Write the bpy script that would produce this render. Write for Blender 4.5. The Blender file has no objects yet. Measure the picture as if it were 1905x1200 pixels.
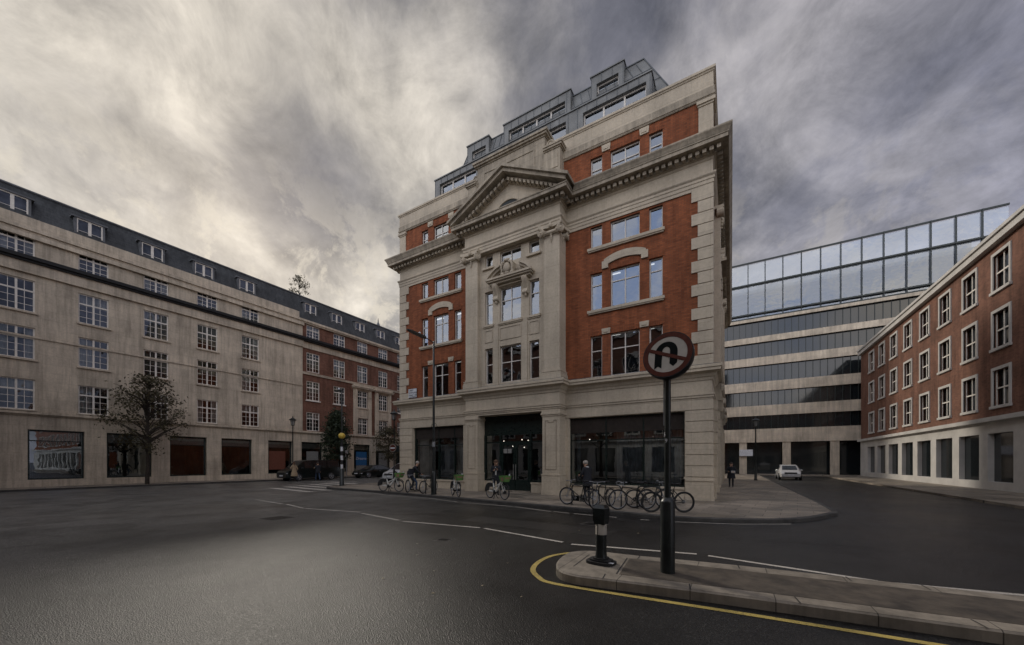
import bpy, bmesh, math, random
from math import sin, cos, pi, radians
from mathutils import Vector, Matrix
random.seed(7)
S = bpy.context.scene
COL = S.collection

# ---------------------------------------------------------------- camera
cam_d = bpy.data.cameras.new('camera'); cam = bpy.data.objects.new('camera', cam_d); COL.objects.link(cam)
cam_d.sensor_width = 36; cam_d.lens = 36*690/1905
cam_d.shift_y = (859-600)/1905
cam_d.clip_start = .1; cam_d.clip_end = 3000
cam.location = (0, 0, 1.8); cam.rotation_euler = (radians(90), 0, radians(30.583))
S.camera = cam
# ---------------------------------------------------------------- sun, sky, exposure
SUN_EL, SUN_AZ = radians(28), math.atan2(-1.13, .49)       # azimuth measured from +Y towards +X
sd = bpy.data.lights.new('sun', 'SUN'); sd.energy = 1.9; sd.angle = radians(8); sd.color = (1, .92, .8)
sun = bpy.data.objects.new('sun', sd); COL.objects.link(sun)
sv = Vector((sin(SUN_AZ)*cos(SUN_EL), cos(SUN_AZ)*cos(SUN_EL), sin(SUN_EL)))
sun.rotation_euler = sv.to_track_quat('Z', 'Y').to_euler()
W = bpy.data.worlds.new('World'); S.world = W; W.use_nodes = True
S.view_settings.view_transform = 'Standard'; S.view_settings.look = 'None'
S.view_settings.exposure = 0; S.view_settings.gamma = 1

def N(nt, t, **kw):
    n = nt.nodes.new('ShaderNode'+t)
    for k, v in kw.items():
        if k.startswith('i_'): n.inputs[int(k[2:])].default_value = v
        else: setattr(n, k, v)
    return n
def L(nt, a, b): nt.links.new(a, b)
def vmath(nt, op, a=None, b=None):
    n = N(nt, 'VectorMath', operation=op)
    for i, x in enumerate((a, b)):
        if x is None: continue
        if hasattr(x, 'links'): L(nt, x, n.inputs[i])
        else: n.inputs[i].default_value = x
    return n
def fmath(nt, op, a=None, b=None, c=None, clamp=False):
    n = N(nt, 'Math', operation=op); n.use_clamp = clamp
    for i, x in enumerate((a, b, c)):
        if x is None: continue
        if hasattr(x, 'links'): L(nt, x, n.inputs[i])
        else: n.inputs[i].default_value = x
    return n.outputs[0]
def mixc(nt, f, a, b, mode='MIX'):
    n = N(nt, 'Mix', data_type='RGBA', blend_type=mode)
    for s, x in ((n.inputs[0], f), (n.inputs[6], a), (n.inputs[7], b)):
        if hasattr(x, 'links'): L(nt, x, s)
        elif isinstance(x, (int, float)): s.default_value = x
        else: s.default_value = (*x, 1) if len(x) == 3 else x
    return n.outputs[2]
def ramp(nt, f, stops):
    n = N(nt, 'ValToRGB'); e = n.color_ramp.elements
    while len(e) < len(stops): e.new(.5)
    for i, (p, c) in enumerate(stops):
        e[i].position = p; e[i].color = (c, c, c, 1) if isinstance(c, (int, float)) else (*c, 1)
    L(nt, f, n.inputs[0]); return n.outputs[0]
def noise(nt, vec, scale, detail=4, rough=.55, dist=0):
    n = N(nt, 'TexNoise'); n.inputs['Scale'].default_value = scale; n.inputs['Detail'].default_value = detail
    n.inputs['Roughness'].default_value = rough; n.inputs['Distortion'].default_value = dist
    if vec is not None: L(nt, vec, n.inputs['Vector'])
    return n.outputs[0]

def make_sky():
    nt = W.node_tree; nt.nodes.clear()
    out = N(nt, 'OutputWorld'); bg = N(nt, 'Background'); bg.inputs[1].default_value = .1
    sky = N(nt, 'TexSky', sky_type='NISHITA'); sky.sun_disc = False
    sky.sun_elevation = SUN_EL; sky.sun_rotation = SUN_AZ
    tc = N(nt, 'TexCoord'); d = tc.outputs['Generated']
    sp = N(nt, 'SeparateXYZ'); L(nt, d, sp.inputs[0])
    z = fmath(nt, 'MAXIMUM', sp.outputs[2], 0.0)
    zz = fmath(nt, 'ADD', z, .30)
    cb = N(nt, 'CombineXYZ')
    L(nt, fmath(nt, 'DIVIDE', sp.outputs[0], zz), cb.inputs[0]); L(nt, fmath(nt, 'DIVIDE', sp.outputs[1], zz), cb.inputs[1])
    # the cloud deck: streets of cloud running away to the north west, broken up by turbulence
    mp = N(nt, 'Mapping', vector_type='TEXTURE'); mp.inputs['Rotation'].default_value = (0, 0, radians(CLOUD_ROT)); mp.inputs['Scale'].default_value = (.86, .70, 1)
    mp.inputs['Location'].default_value = CLOUD_LOC
    L(nt, cb.outputs[0], mp.inputs[0]); v = mp.outputs[0]
    w = N(nt, 'TexNoise'); w.inputs['Scale'].default_value = 1.1; w.inputs['Detail'].default_value = 3; L(nt, v, w.inputs['Vector'])
    wv = vmath(nt, 'ADD', v, vmath(nt, 'SCALE', vmath(nt, 'SUBTRACT', w.outputs[1], (.5, .5, .5)).outputs[0]).outputs[0])
    wv.inputs[1].links[0].from_node.inputs['Scale'].default_value = .75
    v2 = wv.outputs[0]
    big = noise(nt, v2, .9, 3, .5); mid = noise(nt, v2, 2.6, 8, .6); fine = noise(nt, v2, 7, 6, .6)
    dens = fmath(nt, 'ADD', fmath(nt, 'MULTIPLY', big, .55), fmath(nt, 'ADD', fmath(nt, 'MULTIPLY', mid, .33), fmath(nt, 'MULTIPLY', fine, .12)))
    # broad banks and thin places of the cloud deck, by compass direction
    for (dx, dy, dz, rad, amt) in BANKS:
        dd = vmath(nt, 'DOT_PRODUCT', d, tuple(Vector((dx, dy, dz)).normalized())).outputs['Value']
        g = N(nt, 'MapRange', interpolation_type='SMOOTHSTEP'); L(nt, dd, g.inputs[0]); g.inputs[1].default_value = cos(rad); g.inputs[2].default_value = 1
        g.inputs[3].default_value = 0; g.inputs[4].default_value = amt; dens = fmath(nt, 'ADD', dens, g.outputs[0])
    br = ramp(nt, dens, [(.36, .0), (.44, .24), (.505, .62), (.60, 1.0)])
    # warm where the sun stands behind the deck, mauve away from it
    dot = vmath(nt, 'DOT_PRODUCT', d, tuple(sv)).outputs['Value']
    warm = fmath(nt, 'MULTIPLY_ADD', dot, 1.1, -.1, clamp=True)
    lit = mixc(nt, warm, (3.6, 3.6, 4.6), (7.0, 6.35, 5.3))
    shd = mixc(nt, warm, (1.6, 1.62, 2.15), (1.45, 1.38, 1.42))
    cloud = mixc(nt, br, shd, lit)
    tex = ramp(nt, fmath(nt, 'ADD', fmath(nt, 'MULTIPLY', noise(nt, v, 4.5, 9, .64, .6), .35), fmath(nt, 'MULTIPLY', noise(nt, d, 6.5, 10, .66, .5), .65)), [(.37, .60), (.63, 1.34)])
    cloud = mixc(nt, 1, cloud, tex, 'MULTIPLY')
    edge = ramp(nt, noise(nt, d, 9, 9, .66, .3), [(.50, 0.0), (.57, 1.0)])
    low = ramp(nt, z, [(.26, 1.0), (.58, 0.0)])
    cloud = mixc(nt, fmath(nt, 'MULTIPLY', fmath(nt, 'MULTIPLY', edge, low), warm), cloud, (7.6, 6.8, 5.4))
    # the open, brighter sky to the south, behind the photographer
    back = fmath(nt, 'MULTIPLY_ADD', sp.outputs[1], -1.0, .0, clamp=True)
    back = ramp(nt, back, [(.0, 0.0), (.45, 1.0)])
    top = ramp(nt, z, [(.88, 0.0), (.98, 1.0)])
    bk = mixc(nt, ramp(nt, dens, [(.42, 0.0), (.58, 1.0)]), BACK_BLUE, BACK_CLOUD)
    bk = mixc(nt, 1, bk, ramp(nt, z, [(.0, 1.0), (.55, .95), (.95, .45)]), 'MULTIPLY')
    cloud = mixc(nt, fmath(nt, 'MAXIMUM', back, top), cloud, bk)
    gap = mixc(nt, .88, sky.outputs[0], cloud)
    L(nt, gap, bg.inputs[0]); L(nt, bg.outputs[0], out.inputs[0])
def _dir(px, py):
    u = (px-952.5)/690; v = (859-py)/690; c, s = cos(radians(30.583)), sin(radians(30.583))
    return (c*u-s, s*u+c, v)
BANKS = [(*_dir(x, y), r, a) for x, y, r, a in ((575, 330, .20, -.15), (690, 450, .22, -.10), (1020, 20, .34, .0), (710, 10, .14, -.06), (1330, 90, .5, -.06),
         (620, 110, .36, .07), (800, 290, .28, .07), (640, 500, .16, .07), (330, 500, .5, .02))]
CLOUD_ROT = 130; CLOUD_LOC = (1.3, .4, 0)
BACK_BLUE = (10.0, 11.9, 16.4); BACK_CLOUD = (22.6, 20.6, 18.2)
make_sky()

# ---------------------------------------------------------------- materials
MATS = {}
def newmat(name):
    m = bpy.data.materials.new(name); m.use_nodes = True
    nt = m.node_tree; b = nt.nodes['Principled BSDF']; MATS[name] = m
    return m, nt, b
def pos(nt): return N(nt, 'NewGeometry').outputs['Position']
def objc(nt): return N(nt, 'TexCoord').outputs['Object']
def bump(nt, b, h, strength=.3, dist=.01):
    n = N(nt, 'Bump'); n.inputs['Strength'].default_value = strength; n.inputs['Distance'].default_value = dist
    L(nt, h, n.inputs['Height']); L(nt, n.outputs[0], b.inputs['Normal'])
def plain(name, col, rough=.5, metal=0, var=.12, vs=6, spec=.5, bmp=0, coat=0):
    m, nt, b = newmat(name); o = objc(nt)
    f = noise(nt, o, vs, 5)
    dark = tuple(c*(1-var*1.6) for c in col); lite = tuple(min(1, c*(1+var)) for c in col)
    L(nt, mixc(nt, ramp(nt, f, [(.3, 0), (.7, 1)]), dark, lite), b.inputs['Base Color'])
    L(nt, ramp(nt, noise(nt, o, vs*3, 3), [(.2, max(0, rough-.08)), (.8, min(1, rough+.1))]), b.inputs['Roughness'])
    b.inputs['Metallic'].default_value = metal; b.inputs['Specular IOR Level'].default_value = spec
    if coat: b.inputs['Coat Weight'].default_value = coat; b.inputs['Coat Roughness'].default_value = .08
    if bmp: bump(nt, b, noise(nt, o, vs*8, 4), bmp, .004)
    return m
def wallvec(nt):
    """horizontal run along the wall, height: works for walls facing any way"""
    g = N(nt, 'NewGeometry'); sp = N(nt, 'SeparateXYZ'); L(nt, g.outputs['Position'], sp.inputs[0])
    sn = N(nt, 'SeparateXYZ'); L(nt, g.outputs['True Normal'], sn.inputs[0])
    side = fmath(nt, 'GREATER_THAN', fmath(nt, 'ABSOLUTE', sn.outputs[0]), .7)
    mx = N(nt, 'Mix', data_type='FLOAT'); L(nt, side, mx.inputs[0]); L(nt, sp.outputs[0], mx.inputs[2]); L(nt, sp.outputs[1], mx.inputs[3])
    cb = N(nt, 'CombineXYZ'); L(nt, mx.outputs[0], cb.inputs[0]); L(nt, sp.outputs[2], cb.inputs[1])
    return cb.outputs[0], g.outputs['Position'], sp.outputs[2]
def brick_mat(name, c1, c2, mortar, dirt=.35):
    m, nt, b = newmat(name); v, p, z = wallvec(nt)
    br = N(nt, 'TexBrick'); L(nt, v, br.inputs['Vector'])
    br.inputs['Color1'].default_value = (*c1, 1); br.inputs['Color2'].default_value = (*c2, 1); br.inputs['Mortar'].default_value = (*mortar, 1)
    br.inputs['Scale'].default_value = 1; br.inputs['Mortar Size'].default_value = .009; br.inputs['Mortar Smooth'].default_value = .3
    br.inputs['Brick Width'].default_value = .225; br.inputs['Row Height'].default_value = .078; br.inputs['Bias'].default_value = -.1
    big = ramp(nt, noise(nt, p, .7, 5, .6), [(.3, 1-dirt), (.65, 1.08)])
    # runs of rain dirt below sills and courses
    mp = N(nt, 'Mapping'); mp.inputs['Scale'].default_value = (3, 3, .35); L(nt, p, mp.inputs[0])
    st = ramp(nt, noise(nt, mp.outputs[0], 1, 5, .6), [(.35, .72), (.6, 1.05)])
    c = mixc(nt, 1, br.outputs[0], mixc(nt, 1, big, st, 'MULTIPLY'), 'MULTIPLY')
    L(nt, c, b.inputs['Base Color']); b.inputs['Roughness'].default_value = .85; b.inputs['Specular IOR Level'].default_value = .25
    bump(nt, b, br.outputs[1], -.35, .01)
    return m
def stone_mat(name, col, w=1.5, h=.78, dirt=.35, joint=.66, streak=.75):
    m, nt, b = newmat(name); v, p, z = wallvec(nt)
    br = N(nt, 'TexBrick'); L(nt, v, br.inputs['Vector'])
    br.inputs['Color1'].default_value = (1, 1, 1, 1); br.inputs['Color2'].default_value = (.92, .92, .93, 1); br.inputs['Mortar'].default_value = (joint, joint, joint, 1)
    br.inputs['Scale'].default_value = 1; br.inputs['Mortar Size'].default_value = .007; br.inputs['Mortar Smooth'].default_value = .4
    br.inputs['Brick Width'].default_value = w; br.inputs['Row Height'].default_value = h
    big = ramp(nt, noise(nt, p, .55, 6, .65), [(.3, 1-dirt), (.62, 1.06)])
    sm = ramp(nt, noise(nt, p, 9, 6, .7), [(.3, .84), (.7, 1.06)])
    mp = N(nt, 'Mapping'); mp.inputs['Scale'].default_value = (4, 4, .3); L(nt, p, mp.inputs[0])
    st = ramp(nt, noise(nt, mp.outputs[0], 1, 6, .65), [(.38, streak), (.58, 1.03)])
    c = mixc(nt, 1, mixc(nt, 1, mixc(nt, 1, col, big, 'MULTIPLY'), sm, 'MULTIPLY'), mixc(nt, 1, st, br.outputs[0], 'MULTIPLY'), 'MULTIPLY')
    L(nt, c, b.inputs['Base Color']); b.inputs['Roughness'].default_value = .82; b.inputs['Specular IOR Level'].default_value = .3
    bump(nt, b, noise(nt, p, 22, 5, .65), .25, .01)
    return m
M = {}
M['brick'] = brick_mat('red_brick', (.295, .090, .036), (.185, .054, .022), (.15, .075, .045), .18)
M['brick_far'] = brick_mat('brown_brick', (.23, .10, .068), (.15, .066, .046), (.17, .12, .085), .3)
M['stone'] = stone_mat('portland_stone', (.51, .44, .34), streak=.94, dirt=.17)
M['stone_w'] = stone_mat('weathered_stone', (.43, .37, .285), 1.6, .6, .36, .6, .7)
M['stone_far'] = stone_mat('far_stone', (.66, .565, .44), 1.2, .6, .3)
M['zinc'] = plain('zinc_cladding', (.165, .168, .165), .5, .15, .2, 1.2)
M['zinc_seam'] = plain('zinc_seam', (.10, .11, .118), .45, .25)
M['slate'] = stone_mat('slate', (.075, .08, .085), .3, .22, .35, .45, .7)
M['frame'] = plain('window_frame_grey', (.60, .56, .51), .4, 0, .06)
M['wframe'] = plain('window_frame_white', (.78, .73, .66), .5, 0, .08)
M['dark'] = plain('dark_metal', (.008, .017, .015), .32, .0, .3, 5)
M['black'] = plain('black_paint', (.010, .014, .014), .35, 0, .3, 4, bmp=.1)
M['blackrub'] = plain('black_rubber', (.014, .014, .015), .75)
M['blind'] = plain('brown_blind', (.020, .0135, .010), .9, 0, .2, 3)
M['fasc'] = plain('shopfront_green_black', (.006, .014, .012), .3, 0, .2, 3)
M['curtain'] = plain('grey_curtain', (.30, .33, .35), .9, 0, .25, 2)
M['inter'] = plain('interior', (.22, .22, .22), .9, 0, .3, 1)
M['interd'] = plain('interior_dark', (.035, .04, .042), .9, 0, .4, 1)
M['lead'] = plain('lead_sheet', (.12, .125, .135), .55, 0, .25, 2)
M['chrome'] = plain('steel', (.45, .45, .44), .3, .8)
M['silver'] = plain('silver_paint', (.30, .31, .33), .35, .3)
M['lime_white'] = plain('bicycle_white', (.62, .62, .59), .4)
M['green'] = plain('basket_green', (.13, .29, .075), .5, 0, .2)
M['white'] = plain('white_paint', (.62, .61, .58), .45)
M['carwhite'] = plain('car_white', (.50, .50, .50), .25, 0, .04, coat=.8)
M['carblack'] = plain('car_black', (.004, .008, .008), .3, 0, .2, coat=.35, spec=.3)
M['carglass'] = plain('car_glass', (.012, .016, .018), .06, 0, .2, spec=.8)
M['headlight'] = plain('headlight_glass', (.5, .5, .52), .12, .4)
M['signred'] = plain('sign_red', (.095, .023, .012), .6, 0, .15, 14, spec=.2)
M['signwhite'] = plain('sign_white', (.44, .41, .36), .6, 0, .06, 9)
M['yellow'] = plain('beacon_yellow', (.60, .42, .06), .45)
M['plate'] = plain('nameplate_white', (.62, .63, .66), .35)
M['ink'] = plain('black_lettering', (.006, .008, .008), .85, spec=.12)
M['blue'] = plain('poster_blue', (.02, .12, .30), .5)
M['orange'] = plain('poster_orange', (.15, .05, .03), .6)
M['pgrey'] = plain('poster_grey', (.22, .22, .21), .6)
M['bark'] = plain('bark', (.045, .035, .026), .9, 0, .4, 12, bmp=.5)
M['skin'] = plain('skin', (.42, .25, .17), .55, 0, .06)
M['hairgrey'] = plain('hair_grey', (.36, .33, .29), .8)
M['hairdark'] = plain('hair_dark', (.03, .02, .015), .7)
M['hairbrown'] = plain('hair_brown', (.10, .055, .03), .7)
M['navy'] = plain('cloth_navy', (.012, .014, .02), .85)
M['jeans'] = plain('cloth_denim', (.035, .06, .11), .85, 0, .2, 20)
M['trench'] = plain('cloth_trench', (.33, .25, .16), .85, 0, .15, 8)
M['shoe'] = plain('shoe_leather', (.02, .017, .015), .5)
M['shirt'] = plain('cloth_white', (.55, .55, .54), .8)
M['phone'] = plain('phone_case', (.02, .02, .022), .2)
M['tan'] = plain('bag_tan', (.30, .20, .12), .6)
M['plaster'] = plain('white_render', (.50, .48, .45), .8, 0, .1, 1)

def foliage(name, c1, c2):
    m, nt, b = newmat(name)
    g = N(nt, 'NewGeometry'); r = g.outputs['Random Per Island']
    L(nt, mixc(nt, r, c1, c2), b.inputs['Base Color']); b.inputs['Roughness'].default_value = .6
    b.inputs['Specular IOR Level'].default_value = .35
    return m
M['leaf'] = foliage('leaf_dark', (.012, .022, .012), (.04, .055, .026))
M['leaf2'] = foliage('leaf_dull', (.04, .036, .018), (.09, .075, .035))
M['litter'] = foliage('leaf_litter', (.18, .12, .05), (.38, .33, .24))

def glass_mat(name, tint, refl, rough=.01, wob=.02, tr=(.62, .66, .68, 1)):
    """window glass: mirrors the street, lets the eye through to the room behind"""
    m, nt, b = newmat(name); out = nt.nodes['Material Output']; p = pos(nt)
    g = N(nt, 'BsdfGlossy'); g.inputs['Roughness'].default_value = rough; g.inputs['Color'].default_value = (*tint, 1)
    t = N(nt, 'BsdfTransparent'); t.inputs[0].default_value = tr
    lw = N(nt, 'Fresnel'); lw.inputs[0].default_value = 1.5
    f = fmath(nt, 'ADD', fmath(nt, 'MULTIPLY', lw.outputs[0], 1.4), refl, clamp=True)
    mx = N(nt, 'MixShader'); L(nt, f, mx.inputs[0]); L(nt, t.outputs[0], mx.inputs[1]); L(nt, g.outputs[0], mx.inputs[2])
    bp = N(nt, 'Bump'); bp.inputs['Strength'].default_value = wob; bp.inputs['Distance'].default_value = .3
    L(nt, noise(nt, p, .9, 2), bp.inputs['Height']); L(nt, bp.outputs[0], g.inputs['Normal'])
    L(nt, mx.outputs[0], out.inputs[0]); return m
M['glass'] = glass_mat('window_glass', (.80, .87, .98), .16, .01, .06)
M['shopglass'] = glass_mat('shop_glass', (.85, .92, .95), .19, .005, .007, (.86, .89, .90, 1))
M['glass_far'] = glass_mat('far_window_glass', (.85, .9, 1), .06, .02, .10)
def emis(name, col, s):
    m, nt, b = newmat(name); b.inputs['Base Color'].default_value = (*col, 1)
    b.inputs['Emission Color'].default_value = (*col, 1); b.inputs['Emission Strength'].default_value = s; return m
M['tube'] = emis('ceiling_tube', (1, .97, .9), 1.0)
M['spot'] = emis('downlight', (1, .9, .75), 2.5)
M['warmstrip'] = emis('warm_sign_light', (1, .75, .55), .45)

def asphalt():
    m, nt, b = newmat('asphalt'); p = pos(nt)
    big = noise(nt, p, .16, 5, .6, .4); med = noise(nt, p, 1.3, 6, .65)
    vo = N(nt, 'TexVoronoi'); vo.inputs['Scale'].default_value = 78; L(nt, p, vo.inputs['Vector'])
    sc = N(nt, 'SeparateXYZ'); L(nt, vo.outputs[1], sc.inputs[0])
    agg = noise(nt, p, 85, 3, .6)
    c = mixc(nt, ramp(nt, big, [(.36, 0), (.62, 1)]), (.0075, .0073, .007), (.017, .0166, .0158))
    # grazing sky reflection painted into the colour: paler towards the junction, in irregular patches
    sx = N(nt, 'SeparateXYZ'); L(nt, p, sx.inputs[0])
    sky_sheen = fmath(nt, 'ADD', fmath(nt, 'MULTIPLY_ADD', sx.outputs[0], -.10, -.70), fmath(nt, 'MULTIPLY', fmath(nt, 'SUBTRACT', noise(nt, p, .22, 5, .6), .5), 1.6), clamp=True)
    c = mixc(nt, sky_sheen, c, (.105, .100, .091))
    c = mixc(nt, 1, c, ramp(nt, noise(nt, p, .75, 6, .7, .6), [(.40, .55), (.50, 1.0), (.66, 1.22)]), 'MULTIPLY')
    c = mixc(nt, 1, c, ramp(nt, med, [(.25, .75), (.75, 1.2)]), 'MULTIPLY')
    c = mixc(nt, 1, c, ramp(nt, agg, [(.3, .45), (.7, 1.55)]), 'MULTIPLY')
    c = mixc(nt, 1, c, ramp(nt, sc.outputs[0], [(.0, .55), (.8, 1.1), (.97, 3.2)]), 'MULTIPLY')
    L(nt, c, b.inputs['Base Color'])
    L(nt, fmath(nt, 'ADD', ramp(nt, big, [(.38, .27), (.6, .40)]), fmath(nt, 'MULTIPLY', med, .09)), b.inputs['Roughness'])
    b.inputs['Specular IOR Level'].default_value = .42
    bump(nt, b, fmath(nt, 'ADD', vo.outputs[0], fmath(nt, 'MULTIPLY', agg, .7)), .65, .008)
    return m
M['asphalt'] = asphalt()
def paving():
    m, nt, b = newmat('paving'); p = pos(nt)
    mp = N(nt, 'Mapping'); mp.inputs['Rotation'].default_value = (0, 0, radians(7)); L(nt, p, mp.inputs[0])
    br = N(nt, 'TexBrick'); L(nt, mp.outputs[0], br.inputs['Vector'])
    br.inputs['Color1'].default_value = (.33, .275, .215, 1); br.inputs['Color2'].default_value = (.21, .18, .145, 1); br.inputs['Mortar'].default_value = (.035, .03, .026, 1)
    br.inputs['Scale'].default_value = 1; br.inputs['Mortar Size'].default_value = .008; br.inputs['Brick Width'].default_value = .86; br.inputs['Row Height'].default_value = .6
    wet = ramp(nt, noise(nt, p, .45, 6, .65, .5), [(.4, .5), (.6, 1.1)])
    c = mixc(nt, 1, mixc(nt, 1, br.outputs[0], wet, 'MULTIPLY'), ramp(nt, noise(nt, p, 30, 5, .7), [(.3, .75), (.7, 1.15)]), 'MULTIPLY')
    L(nt, c, b.inputs['Base Color'])
    L(nt, ramp(nt, noise(nt, p, .45, 6, .65, .5), [(.4, .38), (.6, .75)]), b.inputs['Roughness'])
    bump(nt, b, br.outputs[1], -.4, .006); return m
M['paving'] = paving()
M['kerb'] = stone_mat('granite_kerb', (.27, .235, .19), .92, 5, .4, .3)
M['kerb_dark'] = plain('kerb_stone', (.055, .052, .048), .7, 0, .3, 3, bmp=.3)
M['islandtop'] = plain('island_infill', (.075, .060, .045), .7, 0, .35, 4, bmp=.5)
def paint(name, col):
    m, nt, b = newmat(name); p = pos(nt); out = nt.nodes['Material Output']
    w = ramp(nt, noise(nt, p, 28, 6, .75), [(.34, 0), (.46, 1)])
    g = ramp(nt, noise(nt, p, 2.5, 5), [(.3, .7), (.7, 1.05)])
    c = mixc(nt, w, (.05, .047, .044), mixc(nt, 1, col, g, 'MULTIPLY'))
    L(nt, c, b.inputs['Base Color']); b.inputs['Roughness'].default_value = .6
    bump(nt, b, noise(nt, p, 120, 3), .5, .004); return m
M['pwhite'] = paint('road_paint_white', (.52, .48, .42)); M['pyellow'] = paint('road_paint_yellow', (.50, .38, .10))

# ---------------------------------------------------------------- mesh helpers
ORG = {}
class MB:
    def __init__(s, F=None): s.v = []; s.f = []; s.F = F; s.m = []; s.cur = 0
    def add(s, vs, fs):
        o = len(s.v)
        s.v += [s.F(*p) if s.F else tuple(p) for p in vs]
        s.f += [tuple(i+o for i in f) for f in fs]; s.m += [s.cur]*len(fs)
        return s
    def box(s, x0, x1, y0, y1, z0, z1):
        v = [(x, y, z) for x in (x0, x1) for y in (y0, y1) for z in (z0, z1)]
        return s.add(v, [(0, 1, 3, 2), (4, 6, 7, 5), (0, 4, 5, 1), (2, 3, 7, 6), (0, 2, 6, 4), (1, 5, 7, 3)])
    def prism(s, pts, a0, a1, ax='y'):
        """outline extruded along an axis: ax y -> pts are (x,z); x -> (y,z); z -> (x,y)"""
        f = {'y': lambda p, a: (p[0], a, p[1]), 'x': lambda p, a: (a, p[0], p[1]), 'z': lambda p, a: (p[0], p[1], a)}[ax]
        n = len(pts)
        return s.add([f(p, a0) for p in pts]+[f(p, a1) for p in pts],
                     [tuple(range(n)), tuple(range(2*n-1, n-1, -1))]+[(i, (i+1) % n, n+(i+1) % n, n+i) for i in range(n)])
    def tube(s, pts, r, n=8, cap=True):
        pts = [Vector(p) for p in pts]; rs = r if isinstance(r, (list, tuple)) else [r]*len(pts)
        vs = []; fs = []; up = None
        for i, p in enumerate(pts):
            d = (pts[min(i+1, len(pts)-1)]-pts[max(i-1, 0)])
            if d.length < 1e-9: d = Vector((0, 0, 1))
            d.normalize()
            if up is None: up = d.orthogonal().normalized()
            up = (up-d*up.dot(d)); up = up.normalized() if up.length > 1e-6 else d.orthogonal().normalized()
            w = d.cross(up)
            for k in range(n):
                a = 2*pi*k/n; vs.append(tuple(p+(up*cos(a)+w*sin(a))*rs[i]))
        for i in range(len(pts)-1):
            for k in range(n):
                a, b = i*n+k, i*n+(k+1) % n; fs.append((a, b, b+n, a+n))
        if cap: fs += [tuple(range(n-1, -1, -1)), tuple(range(len(vs)-n, len(vs)))]
        return s.add(vs, fs)
    def lathe(s, c, prof, n=16, axis='z'):
        vs = []; fs = []
        for r, h in prof:
            for k in range(n):
                a = 2*pi*k/n; x, y = r*cos(a), r*sin(a)
                vs.append({'z': (c[0]+x, c[1]+y, c[2]+h), 'y': (c[0]+x, c[1]+h, c[2]+y), 'x': (c[0]+h, c[1]+x, c[2]+y)}[axis])
        for i in range(len(prof)-1):
            for k in range(n):
                a, b = i*n+k, i*n+(k+1) % n; fs.append((a, b, b+n, a+n))
        fs += [tuple(range(n-1, -1, -1)), tuple(range(len(vs)-n, len(vs)))]
        return s.add(vs, fs)
    def ball(s, c, r, n=12, m=7):
        r = r if isinstance(r, (list, tuple)) else (r, r, r); vs = []; fs = []
        for i in range(1, m):
            t = pi*i/m
            for k in range(n):
                a = 2*pi*k/n; vs.append((c[0]+r[0]*sin(t)*cos(a), c[1]+r[1]*sin(t)*sin(a), c[2]+r[2]*cos(t)))
        for i in range(m-2):
            for k in range(n):
                a, b = i*n+k, i*n+(k+1) % n; fs.append((a, b, b+n, a+n))
        vs += [(c[0], c[1], c[2]+r[2]), (c[0], c[1], c[2]-r[2])]; T = len(vs)-2
        for k in range(n):
            fs.append((T, (k+1) % n, k)); fs.append((T+1, (m-2)*n+k, (m-2)*n+(k+1) % n))
        return s.add(vs, fs)
    def ring(s, c, R, r, n=28, k=8, ax='y', a0=0, a1=2*pi):
        full = abs(a1-a0-2*pi) < 1e-6; pts = []
        for i in range(n+(0 if full else 1)):
            a = a0+(a1-a0)*i/n
            pts.append(tuple(Vector(c)+Vector({'y': (R*cos(a), 0, R*sin(a)), 'z': (R*cos(a), R*sin(a), 0), 'x': (0, R*cos(a), R*sin(a))}[ax])))
        if not full: return s.tube(pts, r, k)
        vs = []; fs = []; m = len(pts)
        for i in range(m):
            p = Vector(pts[i]); rad = (p-Vector(c)).normalized(); w = Vector({'y': (0, 1, 0), 'z': (0, 0, 1), 'x': (1, 0, 0)}[ax])
            for j in range(k):
                b = 2*pi*j/k; vs.append(tuple(p+(rad*cos(b)+w*sin(b))*r))
        for i in range(m):
            for j in range(k):
                fs.append((i*k+j, i*k+(j+1) % k, ((i+1) % m)*k+(j+1) % k, ((i+1) % m)*k+j))
        return s.add(vs, fs)
    def sweep(s, path, prof, cap=True):
        """profile of (outward, height) swept along a plan path with mitred corners; outward is right of travel"""
        P = [Vector(p) for p in path]; n = len(P); vs = []; fs = []; k = len(prof)
        nn = []
        for i in range(n-1):
            d = (P[i+1]-P[i]).normalized(); nn.append(Vector((d.y, -d.x)))
        for i in range(n):
            a = nn[max(i-1, 0)]; b = nn[min(i, n-2)]
            mt = (a+b); mt = mt/(max(.2, mt.length_squared/2)) if mt.length > 1e-6 else a
            for dd, z in prof: q = P[i]+mt*dd; vs.append((q.x, q.y, z))
        for i in range(n-1):
            for j in range(k-1):
                fs.append((i*k+j, (i+1)*k+j, (i+1)*k+j+1, i*k+j+1))
        if cap: fs += [tuple(range(k)), tuple(range((n-1)*k+k-1, (n-1)*k-1, -1))]
        return s.add(vs, fs)
    def build(s, name, mat, parent=None, world=False, smooth=False, label=None):
        vs = s.v
        if world and parent is not None:
            o = ORG[parent.name]; vs = [(a-o[0], b-o[1], c-o[2]) for a, b, c in vs]
        me = bpy.data.meshes.new(name); me.from_pydata(vs, [], s.f)
        for m in (mat if isinstance(mat, list) else [mat]): me.materials.append(M[m] if isinstance(m, str) else m)
        if any(s.m): me.polygons.foreach_set('material_index', s.m)
        if smooth:
            me.polygons.foreach_set('use_smooth', [True]*len(me.polygons)); me.set_sharp_from_angle(angle=radians(40))
        me.update()
        ob = bpy.data.objects.new(name, me); COL.objects.link(ob)
        if parent is not None:
            ob.parent = parent; ORG[ob.name] = ORG.get(parent.name, (0, 0, 0))
        else: ORG[ob.name] = (0, 0, 0)
        if label: ob['label'] = label
        return ob
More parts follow.
